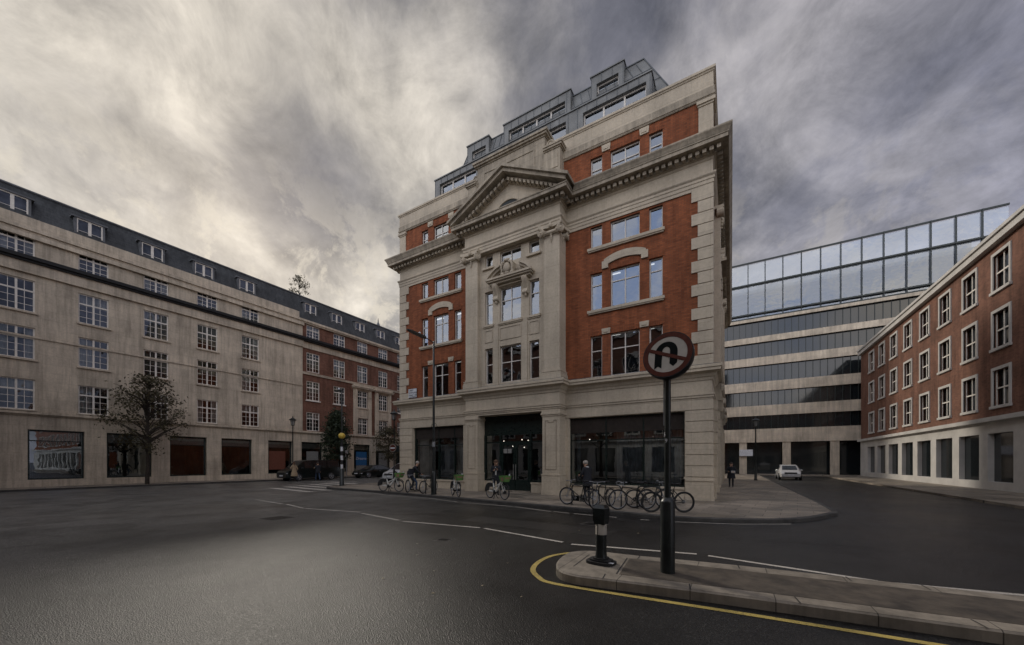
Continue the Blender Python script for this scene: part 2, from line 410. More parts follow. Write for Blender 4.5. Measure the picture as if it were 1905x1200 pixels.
def tag(o, label=None, cat=None, group=None, kind=None):
    if label: o['label'] = label
    if cat: o['category'] = cat
    if group: o['group'] = group
    if kind: o['kind'] = kind
    return o
def thing(name, label, cat, loc=(0, 0, 0), rz=0, group=None):
    o = bpy.data.objects.new(name, None); COL.objects.link(o); o.location = loc; o.rotation_euler = (0, 0, rz)
    o.empty_display_size = .3; ORG[o.name] = tuple(loc); return tag(o, label, cat, group)
def copy_tree(o, parent=None):
    c = o.copy(); COL.objects.link(c)
    if parent is not None: c.parent = parent
    for ch in [x for x in o.children]: copy_tree(ch, c)
    return c
def text_mesh(name, body, size, mat, parent, M4, depth=.004, world=False, align='CENTER'):
    cu = bpy.data.curves.new(name, 'FONT'); cu.body = body; cu.size = size; cu.extrude = depth
    cu.align_x = align; cu.align_y = 'CENTER'
    t = bpy.data.objects.new(name, cu); COL.objects.link(t); bpy.context.view_layer.update()
    me = bpy.data.meshes.new_from_object(t); bpy.data.objects.remove(t)
    me.transform(M4)
    if world and parent is not None: me.transform(Matrix.Translation(-Vector(ORG[parent.name])))
    me.materials.clear(); me.materials.append(M[mat])
    ob = bpy.data.objects.new(name, me); COL.objects.link(ob); ob.parent = parent; return ob
def structure(o): o['kind'] = 'structure'; return o
# ================================================================ facade helpers (u along the wall, d outward, z up)
def Ffront(Y): return lambda u, d, z: (u, Y-d, z)
def Fleft(X): return lambda u, d, z: (X+d, u, z)          # a wall facing +X
def wall_grid(mb, u0, u1, z0, z1, ops, d=0, depth=.3, back=None):
    """wall sheet with real openings and their reveals"""
    us = sorted({u0, u1, *[min(max(x, u0), u1) for o in ops for x in o[:2]]}); zs = sorted({z0, z1, *[min(max(x, z0), z1) for o in ops for x in o[2:4]]})
    def op(i, j):
        if i < 0 or j < 0 or i >= len(us)-1 or j >= len(zs)-1: return False
        a, b = (us[i]+us[i+1])/2, (zs[j]+zs[j+1])/2
        return any(o[0] < a < o[1] and o[2] < b < o[3] for o in ops)
    for i in range(len(us)-1):
        for j in range(len(zs)-1):
            a, b, c, e = us[i], us[i+1], zs[j], zs[j+1]
            if op(i, j):
                if not op(i-1, j): mb.add([(a, d, c), (a, d-depth, c), (a, d-depth, e), (a, d, e)], [(0, 1, 2, 3)])
                if not op(i+1, j): mb.add([(b, d, c), (b, d, e), (b, d-depth, e), (b, d-depth, c)], [(0, 1, 2, 3)])
                if not op(i, j-1): mb.add([(a, d, c), (b, d, c), (b, d-depth, c), (a, d-depth, c)], [(0, 1, 2, 3)])
                if not op(i, j+1): mb.add([(a, d, e), (a, d-depth, e), (b, d-depth, e), (b, d, e)], [(0, 1, 2, 3)])
            else:
                mb.add([(a, d, c), (b, d, c), (b, d, e), (a, d, e)], [(0, 1, 2, 3)])
def window(F, par, u0, u1, z0, z1, d=-.14, vs=(), hs=(), fw=.055, bar=.045, fm='frame', gm='glass', name='window', thin=(), thinh=(), world=True, curtain=None):
    m = MB(F); e = .003
    m.box(u0-e, u0+fw, d-.05, d+.03, z0-e, z1+e); m.box(u1-fw, u1+e, d-.05, d+.03, z0-e, z1+e)
    m.box(u0+fw, u1-fw, d-.05, d+.028, z1-fw, z1+e); m.box(u0+fw, u1-fw, d-.05, d+.028, z0-e, z0+fw)
    for x in vs: m.box(x-bar/2, x+bar/2, d-.045, d+.024, z0+fw, z1-fw)
    for z in hs: m.box(u0+fw, u1-fw, d-.045, d+.020, z-bar/2, z+bar/2)
    for x in thin: m.box(x-.013, x+.013, d-.03, d+.004, z0+fw, z1-fw)
    for z in thinh: m.box(u0+fw, u1-fw, d-.03, d+.002, z-.013, z+.013)
    w = m.build(name, fm, par, world)
    p = MB(F).add([(u0+fw*.5, d-.02, z0+fw*.5), (u1-fw*.5, d-.02, z0+fw*.5), (u1-fw*.5, d-.02, z1-fw*.5), (u0+fw*.5, d-.02, z1-fw*.5)], [(0, 1, 2, 3)])
    p.build('pane', gm, w, world)
    if curtain: 
        c = MB(F); n = max(6, int((u1-u0)/.12))
        for (ca, cb, cz0) in curtain:
            a = u0+(u1-u0)*ca; b = u0+(u1-u0)*cb; k = max(3, int((b-a)/.07)); pts = [(a+(b-a)*i/k, d-.22+(.03 if i % 2 else -.03)) for i in range(k+1)]
            zz = z0+(z1-z0)*cz0
            c.add([(x, y, zz) for x, y in pts]+[(x, y, z1) for x, y in pts], [(i, i+1, k+2+i, k+1+i) for i in range(k)])
        c.build('net_curtain', 'shirtcurtain', w, world)
    return w
M['shirtcurtain'] = plain('net_curtain', (.62, .59, .54), .9, 0, .25, 2)

# ================================================================ THE MAIN BUILDING
XL, XR, YF, YP = -19.5, -.7, 18.0, 17.2        # left, right, wing face, portico face
PL, PR = -13.3, -7.4                           # portico
PATH = [(XL, 42), (XL, YF), (PL, YF), (PL, YP), (PR, YP), (PR, YF), (XR, YF), (XR, 42)]
B = thing('office_building', 'red brick and stone office building with a pedimented centre and grey zinc roof', 'building', (-10.1, 18, 0))
FF = Ffront(YF)
# ---- brick upper walls
WG = [(-6.07, -5.48), (-5.07, -3.69), (-3.27, -2.68)]; WGL = [(-17.54, -16.99), (-16.50, -15.27), (-14.80, -14.26)]
ROWS = [(6.0, 8.06, 7.32), (9.32, 11.17, 10.6), (12.42, 13.5, None)]
ops = []
for G in (WG, WGL):
    for u0, u1 in G:
        for z0, z1, _ in ROWS: ops.append((u0, u1, z0, z1))
mb = MB(FF)
wall_grid(mb, XL+.02, PL-.001, 5.9, 13.7, ops); wall_grid(mb, PR+.001, XR-.02, 5.9, 13.7, ops)
aops = [(u0, u1, 15.9, 16.93) for G in (WG, WGL) for u0, u1 in G]
wall_grid(mb, XL+.02, XR-.02, 15.4, 17.5, aops)
mb.build('brick_wall', 'brick', B, True)
# side wall, facing +X, with window bays
FS = Fleft(XR-.02)
sops = []
for k in range(5):
    y = 21.2+k*4.4
    for z0, z1, _ in ROWS: sops.append((y, y+1.5, z0, z1))
mb = MB(FS); wall_grid(mb, YF, 42, 5.9, 13.7, sops); wall_grid(mb, YF, 42, 15.4, 17.5, [])
mb.box(YF+.4, 41.9, -18.78, -18.6, .1, 17.4); mb.box(41.7, 42, -18.78, -.02, .1, 17.5)
mb.build('side_brick_wall', 'brick', B, True)
for k in range(5):
    y = 21.2+k*4.4
    for z0, z1, t in ROWS: window(FS, B, y, y+1.5, z0, z1, vs=(y+.75,), hs=(t,) if t else ())
# brick soldier courses over the window heads, standing a little proud
mb = MB(FF)
for G, ka in ((WG, 1), (WGL, 1)):
    for i, (u0, u1) in enumerate(G):
        for z0, z1, zt in ((6.0, 8.06, 0), (9.32, 11.17, 0), (15.9, 16.93, 1)):
            if i == 1 and z0 == 9.32: continue
            n = int((u1-u0+.2)/.078)
            mb = MB(FF)
            for k in range(n):
                a = u0-.1+k*.0785; mb.box(a+.006, a+.07, -.02, .012+.004*((k*7) % 3), z1+.004, z1+.215)
            mb.build('soldier_course', 'brick', B, True)
# ---- windows of the wings
for G in (WG, WGL):
    for i, (u0, u1) in enumerate(G):
        c = ((u0+u1)/2,) if i == 1 else ()
        for z0, z1, t in ROWS: window(FF, B, u0, u1, z0, z1, vs=c, hs=(t,) if t else ())
        window(FF, B, u0, u1, 15.9, 16.93, vs=c, hs=(16.38,))
# sills, keystones, segmental lintels
for G in (WG, WGL):
    a, b = G[0][0]-.13, G[2][1]+.09
    for z in (9.32, 12.42):
        m = MB(FF); m.box(a, b, -.13, .13, z-.13, z-.003); m.box(a+.04, b-.04, -.1, .09, z-.19, z-.13); m.build('sill', 'stone', B, True)
    for z0, z1 in ((8.07, 8.33), (17.02, 17.32)):
        for s in (0, 1):
            u = (G[s][1]+G[s+1][0])/2; m = MB(FF); m.prism([(u-.19, z0), (u+.19, z0), (u+.215, z1), (u-.215, z1)], -.05, .07)
            m.box(u-.11, u+.11, .07, .10, z0+.07, z1-.05); m.build('keystone', 'stone', B, True)
    c0, c1 = G[1][0]-.40, G[1][1]+.38; cc = (c0+c1)/2; hw = (c1-c0)/2; pts = []; K = 12
    for i in range(K+1):
        x = c0+.30+(c1-c0-.6)*i/K; t = (x-cc)/hw; pts.append((x, 11.93-.27*t*t))
    lo = [(x, 11.58-.24*((x-cc)/hw)**2) for x, z in pts][::-1]
    m = MB(FF); out = [(c0, 11.27), (c0, 11.62), (c0+.1, 11.62), (c0+.1, 11.70)]+pts+[(c1-.1, 11.70), (c1-.1, 11.62), (c1, 11.62), (c1, 11.27), (c1-.30, 11.27)]+lo+[(c0+.30, 11.27)]
    m.prism(out, -.05, .085); m.build('segmental_lintel', 'stone', B, True)
    m = MB(FF)                                    # brick arch under the lintel
    n = int((G[1][1]-G[1][0]+.0)/.078)
    for k in range(n):
        a = G[1][0]+.02+k*.0785; t = (a-cc)/hw; m.box(a, a+.066, -.02, .015+.004*(k % 3), 11.18, 11.55-.22*t*t)
    m.build('brick_arch', 'brick', B, True)
# ---- quoins
for side in (0, 1):
    m = MB()
    for k in range(15):
        z0 = 5.93+k*.513; z1 = z0+.478
        if z1 > 13.62: z1 = 13.6
        w = .80 if k % 2 == 0 else .55
        if side: m.box(XR-w, XR+.05, YF-.055, YF+ (.55 if k % 2 == 0 else .8), z0, z1)
        else: m.box(XL-.05, XL+w, YF-.055, YF+(.55 if k % 2 == 0 else .8), z0, z1)
    m2 = MB(); 
    m.build('quoins', 'stone', B, True)
    m = MB()                                      # attic corner piers with a little cap
    a, b = (XR-.52, XR+.04) if side else (XL-.04, XL+.52)
    m.box(a, b, YF-.05, YF+.6, 15.4, 17.28); m.box(a-.07 if side else a-.09, b+.09 if side else b+.07, YF-.14, YF+.65, 17.2, 17.34); m.box(a-.03, b+.03, YF-.09, YF+.62, 17.12, 17.2)
    m.build('attic_pier', 'stone', B, True)
# ---- stone bands swept round the plan
def band(name, prof, mat='stone', path=PATH): return MB().sweep(path, prof, False).build(name, mat, B, True)
band('string_course', [(-.1, 5.32), (.03, 5.32), (.06, 5.42), (.10, 5.46), (.16, 5.56), (.20, 5.62), (.30, 5.65), (.34, 5.67), (.34, 5.78), (.38, 5.80), (.38, 5.90), (.34, 5.93), (-.1, 6.02)], 'stone')
band('string_course_flashing', [(.36, 5.932), (.0, 6.035), (-.05, 6.035)], 'lead')
band('architrave', [(-.1, 13.58), (.05, 13.58), (.05, 13.72), (.075, 13.73), (.075, 13.88), (.10, 13.89), (.10, 14.0), (.13, 14.03), (.16, 14.08), (.16, 14.13), (.03, 14.16), (.03, 14.72), (.06, 14.74), (.09, 14.82), (.15, 14.84), (-.1, 14.84)], 'stone')
band('cornice', [(.0, 14.842), (.19, 14.842), (.19, 15.02), (.24, 15.04), (.60, 15.05), (.60, 15.20), (.63, 15.205), (.64, 15.25), (-.1, 15.32)], 'stone_w')
CY = [(.5, 15.262), (.64, 15.262), (.66, 15.30), (.69, 15.36), (.74, 15.43), (.75, 15.45), (.75, 15.50), (.0, 15.60), (-.1, 15.60)]
band('cornice_gutter', CY, 'stone_w', [(XL, 42), (XL, YF), (PL, YF), (PL, YF-.35)])
band('cornice_gutter', CY, 'stone_w', [(PR, YF-.35), (PR, YF), (XR, YF), (XR, 42)])
def dent_run(m, p0, p1, z0, z1, d0, d1, pitch=.27, w=.155):
    a, b = Vector(p0), Vector(p1); L_ = (b-a).length; t = (b-a)/L_; nrm = Vector((t.y, -t.x)); n = int(L_/pitch)
    for k in range(n+1):
        c = a+t*((L_-n*pitch)/2+k*pitch); q = [c+t*w/2+nrm*d0, c-t*w/2+nrm*d0, c-t*w/2+nrm*d1, c+t*w/2+nrm*d1]
        m.prism([(v.x, v.y) for v in q], z0, z1, 'z')
P2 = [Vector(p) for p in PATH]
for i in range(len(P2)-1):
    a, b = P2[i], P2[i+1]; t = (b-a).normalized(); e0 = .25 if i in (1, 3, 5) else (-.25 if i in (2, 4, 6) else 0); 
    ext = {0: (0, .3), 1: (-.3, -.35), 2: (.35, .3), 3: (-.3, -.3), 4: (.3, .35), 5: (-.35, -.3), 6: (.3, 0)}[i]
    aa = a+t*(ext[0] if ext[0] > 0 else ext[0]); bb = b-t*(-ext[1] if ext[1] < 0 else 0)
    aa = a+t*(.42 if i in (2,) else (-.30 if i in (1, 3, 5, 6) else (.42 if i == 4 else 0)))
    aa = {0: a, 1: a-t*.30, 2: a+t*.45, 3: a-t*.30, 4: a+t*.05, 5: a+t*.45, 6: a+t*.05}[i]
    bb = {0: b-t*.05, 1: b-t*.45, 2: b-t*.05, 3: b+t*.30, 4: b-t*.45, 5: b+t*.30, 6: b}[i]
    m = MB()
    if (bb-aa).dot(t) > .2: dent_run(m, aa, bb, 14.86, 15.03, .18, .40); m.build('dentils', 'stone_w', B, True)
# parapet: weathered lower course, clean upper course, coping
AP = [(XL, 42), (XL, YF), (XR, YF), (XR, 42)]
band('parapet_course', [(-.2, 17.38), (.06, 17.38), (.09, 17.44), (.12, 17.46), (.12, 17.55), (.09, 17.56), (.09, 17.80), (-.2, 17.80)], 'stone_w', AP)
band('parapet', [(-.2, 17.803), (.05, 17.803), (.05, 18.46), (.08, 18.47), (.10, 18.52), (.14, 18.54), (.14, 18.64), (-.35, 18.68), (-.35, 17.6)], 'stone', AP)
# ---- ground floor in stone
gops = [(-18.3, -14.1, .66, 4.05), (-7.2, -1.77, .66, 4.03)]
m = MB(FF)
wall_grid(m, XL+.001, PL+.4, .1, 5.4, gops, d=.0, depth=.35); m.build('stone_ground_floor', 'stone', B, True); m = MB(FF); wall_grid(m, PR-.4, XR-.001, .1, 5.4, gops, d=0, depth=.35)
ms = MB(Fleft(XR)); wall_grid(ms, YF, 42, .1, 5.4, [(y, y+2.4, .8, 4.0) for y in (20.2, 24.6, 29, 33.4, 37.8)], depth=.35)
m.build('stone_ground_floor', 'stone', B, True); ms.build('stone_side_ground_floor', 'stone', B, True)
mm = MB(Fleft(XR)); 
for y in (20.2, 24.6, 29, 33.4, 37.8): mm.box(y, y+2.4, -.4, -.34, .8, 4.0)
mm.build('side_shop_glass', 'carglass', B, True)
mm = MB(Fleft(XR))
for k in range(6):
    y = 18.9+k*4.4; mm.box(y, y+.7, 0, .14, .1, 4.5)
    for z in (.6, 1.1, 1.6, 2.1, 2.6, 3.1, 3.6, 4.1): mm.box(y-.02, y+.72, .0, .17, z+.02, z+.46)
mm.build('side_piers', 'stone', B, True)
band('ground_architrave', [(-.1, 4.50), (.03, 4.50), (.03, 4.56), (.07, 4.58), (.07, 4.66), (.10, 4.68), (.10, 4.75), (-.1, 4.78)], 'stone')
# rusticated corner piers: courses standing proud with dark grooves between
for (a, b) in ((XL, -18.36), (-1.74, XR)):
    m = MB(FF); z = 1.14; zz = [1.14+(4.05-1.14)/6*i for i in range(7)]
    for i in range(6):
        m.box(a-(.045 if a == XL else 0), b+(.045 if b == XR else 0), -.6 if b == XR else -.3, .045, zz[i]+.014, zz[i+1]-.014)
    m.box(a-(.045 if a == XL else 0), b+(.045 if b == XR else 0), -.6 if b == XR else -.3, .047, 4.064, 4.485)
    m.box(a-(.05 if a == XL else 0), b+(.05 if b == XR else 0), -.6 if b == XR else -.3, .05, .28, .96)
    m.box(a-(.08 if a == XL else 0), b+(.08 if b == XR else 0), -.6 if b == XR else -.3, .085, .96, 1.04); m.box(a-.06, b+.06, -.6, .06, 1.04, 1.12)
    m.box(a-(.09 if a == XL else 0), b+(.09 if b == XR else 0), -.6, .09, .1, .28)
    m.build('rusticated_pier', 'stone', B, True)
for (a, b) in ((-18.3, -13.3), (-7.38, -1.77)):
    m = MB(FF); m.box(a+.004, b-.004, -.25, .07, .57, .67); m.box(a, b, -.2, .02, .1, .57); m.box(a, b, -.2, .05, .1, .25); m.build('stall_riser', 'stone', B, True)
for (a, b) in ((-18.36, PL), (PR, -1.74)):
    m = MB(FF); m.box(a+.002, b, -.2, .035, 4.06, 4.49); m.build('shop_lintel', 'stone', B, True)
# ---- shop windows
def shop(a, b, mull, tz, bz):
    d = -.2; m = MB(FF)
    m.box(a, a+.10, d-.1, d+.06, .67, 4.05); m.box(b-.06, b, d-.1, d+.06, .67, 4.05); m.box(a+.1, b-.06, d-.1, d+.055, .67, .74); m.box(a+.1, b-.06, d-.1, d+.055, 3.97, 4.05)
    for x in mull: m.box(x-.03, x+.03, d-.09, d+.05, .74, 3.97)
    for x0, x1 in tz: m.box(x0, x1, d-.08, d+.045, 2.86, 2.91)
    w = m.build('shop_window', 'fasc', B, True)
    MB(FF).add([(a+.05, d-.03, .7), (b-.03, d-.03, .7), (b-.03, d-.03, 4.0), (a+.05, d-.03, 4.0)], [(0, 1, 2, 3)]).build('pane', 'shopglass', w, True)
    MB(FF).box(a+.102, b-.062, d-.02, d+.035, bz, 3.968).build('roller_blind', 'blind', w, True)
    return w
wL = shop(-18.3, -13.9, (-16.2, -14.9), ((-18.2, -13.95),), 3.30)
wR = shop(-7.28, -1.77, (-5.33, -3.55), ((-7.15, -1.85),), 3.25)
def curtains(par, a, b, z0, z1, y, mat='curtain', wav=.16):
    n = int((b-a)/.05); pts = []
    for i in range(n+1):
        x = a+(b-a)*i/n; pts.append((x, y+.05*sin(x*2*pi/wav)+.03*sin(x*5.1)))
    MB().add([(x, yy, z0) for x, yy in pts]+[(x, yy, z1) for x, yy in pts], [(i, i+1, n+2+i, n+1+i) for i in range(n)]).build('curtain', mat, par, True, smooth=True)
curtains(wR, -4.9, -1.95, .8, 3.3, 18.5); curtains(wR, -7.0, -6.75, .8, 3.3, 18.5)
curtains(wL, -18.1, -16.7, .8, 3.3, 18.42, 'shirtcurtain'); curtains(wL, -16.4, -15.2, .8, 2.9, 18.5, 'curtain'); curtains(wL, -15.1, -14.0, .8, 3.3, 18.42, 'shirtcurtain')
# rooms behind all the glass
m = MB()
for z in (.05, 5.0, 8.75, 12.0, 15.1, 18.3):
    m.box(XL+.4, XR-.4, YF+.36, 24.9, z, z+.12)
    m.box(XL+.4, XR-.4, YF+.37, 24.9, z-.14 if z > 1 else z-.05, z-.003)
m.box(XL+.4, XR-.4, 24.9, 25.0, 0, 18.2)
for x in (-13.35, -7.25): m.box(x-.05, x+.05, 18.4, 24.9, .2, 18)
m.build('interior', 'inter', B, True)
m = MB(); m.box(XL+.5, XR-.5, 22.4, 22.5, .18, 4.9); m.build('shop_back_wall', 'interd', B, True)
m = MB()
for z, n in ((8.55, 1), (11.8, 1), (14.9, 1)):
    for x in (-18.0, -16.3, -14.6, -5.8, -4.1, -2.6):
        for y in (19.8,): m.box(x, x+.75, y, y+.07, z, z+.04)
m.build('ceiling_tubes', 'tube', B, True)
for (x, z) in ((-11.52, 3.02), (-10.3, 3.06), (-9.9, 3.01), (-10.9, 2.7), (-10.15, 2.62), (-17.2, 3.1), (-14.5, 3.05), (-6.3, 2.95), (-3.2, 3.0)):
    MB().ball((x, 18.55, z), .028, 8, 6).build('downlight', 'spot', B, True)

# ---- portico: ground floor pillars, lintel, entrance
for (a, b) in ((PL, -12.45), (-8.35, PR)):
    m = MB(); e = .0
    m.box(a, b, YP, 18.1, 1.18, 4.12)
    m.box(a-.03, b+.03, YP-.03, 18.08, .34, 1.10); m.box(a-.055, b+.055, YP-.055, 18.07, 1.10, 1.15); m.box(a-.05, b+.05, YP-.05, 18.06, .1, .34)
    m.box(a-.03, b+.03, YP-.03, 18.05, 1.15, 1.18)
    m.box(a-.03, b+.03, YP-.03, 18.08, 4.12, 4.20); m.box(a-.07, b+.07, YP-.07, 18.07, 4.20, 4.28); m.box(a-.04, b+.04, YP-.04, 18.08, 4.28, 4.40)
    p = m.build('pillar', 'stone', B, True)
    # raised panel moulding with stepped head
    q = MB(); y0, y1 = YP-.02, YP+.01; x0, x1 = a+.16, b-.16; t = .03
    def ln(xa, xb, za, zb): q.box(min(xa, xb), max(xa, xb), y0, y1, min(za, zb), max(za, zb))
    ln(x0, x0+t, 1.40, 3.92); ln(x1-t, x1, 1.40, 3.92); ln(x0+t, x0+.14, 3.89, 3.92); ln(x1-.14, x1-t, 3.89, 3.92); ln(x0+.14, x1-.14, 3.80, 3.83); ln(x0+.14, x0+.14+t, 3.83, 3.92); ln(x1-.14-t, x1-.14, 3.83, 3.92)
    ln(x0+t, x1-t, 1.40, 1.43)
    q.build('panel_moulding', 'stone_w', p, True)
m = MB(); m.box(PL, PR, YP+.002, 18.1, 4.41, 5.4); m.build('portico_lintel', 'stone', B, True)
E_ = 17.9; FE = Ffront(E_)
m = MB(FE); m.box(-12.44, -8.36, -.1, .0, 3.36, 4.41); m.box(-12.44, -8.36, -.05, .03, 3.30, 3.38); en = m.build('entrance_fascia', 'fasc', B, True)
m = MB(FE)
for x in (-12.40, -11.34, -9.40, -8.42): m.box(x-.05, x+.05, -.1, .04, .12 if x in (-11.34, -9.40) else .72, 3.30)
m.box(-12.35, -11.39, -.1, .035, 2.86, 2.94); m.box(-11.29, -9.45, -.1, .035, 2.86, 2.94); m.box(-9.35, -8.47, -.1, .035, 2.86, 2.94)
m.box(-12.35, -11.39, -.1, .035, .72, .80); m.box(-9.35, -8.47, -.1, .035, .72, .80)
scr = m.build('entrance_screen', 'fasc', B, True)
MB(FE).add([(-12.4, -.05, .7), (-8.4, -.05, .7), (-8.4, -.05, 3.3), (-12.4, -.05, 3.3)], [(0, 1, 2, 3)]).build('pane', 'shopglass', scr, True)
for s, (a, b) in enumerate(((-11.27, -10.39), (-10.35, -9.47))):
    m = MB(FE); m.box(a, a+.10, -.06, .02, .2, 2.86); m.box(b-.10, b, -.06, .02, .2, 2.86); m.box(a+.1, b-.1, -.06, .018, .2, .78); m.box(a+.1, b-.1, -.06, .018, 2.72, 2.86)
    d_ = m.build('door', 'fasc', B, True)
    x = b-.05 if s == 0 else a+.06
    MB().tube([(x, E_-.09, .80), (x, E_-.09, 1.66)], .02, 8).tube([(x, E_-.09, .9), (x, E_, .9)], .012, 6).tube([(x, E_-.09, 1.56), (x, E_, 1.56)], .012, 6).build('handle', 'chrome', d_, True, smooth=True)
    if s == 0:
        MB(FE).box(a+.15, a+.40, .022, .03, 2.28, 2.52).box(a+.44, a+.68, .022, .03, 2.28, 2.52).build('door_notice', 'pgrey', d_, True)
MB(FE).box(-12.44, -11.39, -.12, .05, .1, .70).build('entrance_plinth', 'stone', B, True)
MB(FE).box(-9.35, -8.36, -.12, .05, .1, .60).box(-9.37, -8.36, -.12, .08, .60, .68).build('entrance_plinth', 'stone', B, True)
MB(FE).box(-11.5, -9.4, -.1, .06, .1, .2).build('threshold', 'kerb', B, True)
MB().box(-11.50, -11.45, 18.15, 18.2, 1.75, 2.40).build('light_strip', 'warmstrip', B, True)

# ---- portico upper storeys
CP = 17.45; FC = Ffront(CP)
CW = [(-12.1, -11.58), (-11.1, -9.75), (-9.25, -8.66)]; CR = [(6.2, 8.22, 7.32), (9.56, 11.45, 10.76), (12.8, 13.5, None)]
m = MB(FC); wall_grid(m, -12.5, -8.2, 5.9, 14.0, [(u0, u1, z0, z1) for u0, u1 in CW for z0, z1, _ in CR], depth=.3)
m.build('portico_wall', 'stone', B, True)
for i, (u0, u1) in enumerate(CW):
    for z0, z1, t in CR: window(FC, B, u0, u1, z0, z1, d=-.16, vs=((u0+u1)/2,) if i == 1 else (), hs=(t,) if t else ())
    # moulded spandrel panel between first and second floor
    m = MB(FC); 
    a, b, c, e = u0+.0, u1-.0, 8.55, 9.25
    for (x0, x1, z0, z1) in ((a, b, e-.04, e), (a, b, c, c+.04), (a, a+.04, c+.04, e-.04), (b-.04, b, c+.04, e-.04)): m.box(x0, x1, 0, .03, z0, z1)
    m.box(u0-.1, u1+.1, -.02, .09, 9.44, 9.55); m.box(u0-.06, u1+.06, -.02, .05, 9.38, 9.44); m.build('spandrel_panel', 'stone', B, True)
    if i != 1: m = MB(FC); m.box(u0-.14, u1+.12, -.1, .12, 12.69, 12.797); m.build('sill', 'stone', B, True)
m = MB(FC)                                         # slim stone mullions carried up between the lights
for u in (-11.34, -9.5): m.box(u-.15, u+.15, -.02, .05, 6.0, 9.3)
m.build('mullion', 'stone', B, True)
FP = Ffront(YP)
for (a, b) in ((PL, -12.45), (-8.28, PR)):
    w = b-a; c = (a+b)/2
    m = MB(); m.box(a, b, YP, 18.05, 6.5, 13.25)
    pl = m.build('pilaster', 'stone', B, True)
    m = MB(); 
    for (g, z0, z1) in ((.12, 5.95, 6.22), (.10, 6.22, 6.30), (.07, 6.30, 6.36), (.09, 6.36, 6.42), (.03, 6.42, 6.52)): m.box(a-g, b+g, YP-g, 18.06, z0, z1)
    m.build('pilaster_base', 'stone', pl, True)
    # ionic capital: necking, echinus, four canted volutes, garland drop, concave abacus
    m = MB(); m.box(a-.02, b+.02, YP-.02, 18.04, 13.22, 13.28); m.box(a+.05, b-.05, YP-.10, 18.0, 13.30, 13.46)
    m.lathe((c, YP-.08, 13.40), [(.05, -.30), (.09, -.25), (.09, .25), (.05, .30)], 12, 'x')
    ab = []
    for i in range(9):
        t = -1+2*i/8; ab.append((c+t*(w/2+.20), YP-.28+.16*(1-t*t)))
    ab2 = [(b+.28-.14*(1-(-1+2*i/8)**2) if i not in (0,) else b+.28, YP-.20+ (1.0)*i/8) for i in range(1, 9)]
    ab3 = [(a-.28+.14*(1-(-1+2*i/8)**2), YP-.20+1.0*i/8) for i in range(8, 0, -1)]
    m.prism(ab+ab2+ab3, 13.62, 13.72, 'z'); m.prism([(x, y+.03) for x, y in ab]+[(x-.03, y) for x, y in ab2]+[(x+.03, y) for x, y in ab3], 13.72, 13.80, 'z')
    for (x, y, ang) in ((a-.04, YP-.14, -12), (b+.06, YP-.12, 45), (b+.06, YP+.72, 90), (a-.06, YP+.72, -90)):
        n0 = MB()
        n0.lathe((0, 0, 0), [(.05, -.12), (.20, -.11), (.20, -.085), (.17, -.08), (.17, .08), (.20, .085), (.20, .11), (.05, .12)], 18, 'y')
        for R in (.155, .10): n0.ring((0, -.125, 0), R, .018, 18, 6); n0.ring((0, .125, 0), R, .018, 18, 6)
        n0.lathe((0, 0, 0), [(.02, -.16), (.055, -.14), (.055, .14), (.02, .16)], 10, 'y')
        R = Matrix.Rotation(radians(ang), 4, 'Z')
        m.add([tuple(R@Vector(v)+Vector((x, y, 13.42))) for v in n0.v], n0.f)
    for k, (dz, r) in enumerate(((0, .075), (-.12, .06), (-.22, .05), (-.31, .035), (-.38, .02))):
        m.ball((c, YP-.05, 13.30+dz), (r, r*.8, r*1.1), 8, 6); m.ball((b+.02, YP+.42, 13.30+dz), (r*.8, r, r*1.1), 8, 6)
    for s in (-1, 1):
        for k in range(4): m.ball((c+s*(.10+.06*k), YP-.10, 13.42-.02*k+(.03 if k > 2 else 0)), .055, 8, 6)
    m.ball((c, YP-.18, 13.70), (.09, .08, .12), 8, 6)
    m.build('capital', 'stone', pl, True, smooth=True)
m = MB(); m.box(PL, PR, YP+.003, 18.0, 13.585, 14.85); m.build('portico_frieze', 'stone', B, True)
# ---- main pediment
pc = (PL+PR)/2; hwid = 3.7; Z0, Z1 = 15.30, 17.44
def rake(o, up=0):          # line parallel to the raking slope, o below the top edge
    return o
sl = (Z1-15.56)/hwid
def rband(t0, t1, y0, y1, inset=0.0):
    """two sloping bars meeting at the apex, between offsets t0 and t1 below the top line"""
    m = MB()
    for s in (-1, 1):
        xe = pc+s*(hwid-inset); ze = Z1-sl*(hwid-inset)
        base = 15.27
        pts = [(pc, Z1-t0), (xe, ze-t0), (xe, max(base, ze-t1)), ]
        if ze-t1 < base:
            xk = pc+s*((Z1-t1-base)/sl); pts.append((xk, base))
        pts.append((pc, Z1-t1)); m.prism(pts, y0, y1)
    return m
YT = YP-.8
ped = MB().box(pc-hwid+.4, pc+hwid-.4, YP-.04, YP+.02, 15.262, 15.40)
ped.prism([(pc-hwid+.9, 15.27), (pc+hwid-.9, 15.27), (pc, Z1-.46)], YP-.02, YP+.3)
ped = ped.build('pediment', 'stone', B, True)
rband(0, .15, YT, 18.0).build('raking_gutter', 'stone_w', ped, True)
rband(.152, .33, YT+.14, 18.0, .16).build('raking_cornice', 'stone_w', ped, True)
rband(.332, .46, YP-.22, 18.0, .5).build('raking_bed', 'stone_w', ped, True)
rband(.462, .62, YP-.10, YP-.0, .8).build('tympanum_frame', 'stone', ped, True)
for s in (-1, 1):
    m = MB()
    for k in range(13):
        x = pc+s*(.17+k*.245); zt = lambda q: Z1-sl*abs(q-pc)-.47
        if zt(x)-.2 < 15.3: continue
        m.prism([(x-.075, zt(x-.075)), (x+.075, zt(x+.075)), (x+.075, zt(x+.075)-.15), (x-.075, zt(x-.075)-.15)], YP-.40, YP-.1)
    m.build('raking_dentils', 'stone_w', ped, True)
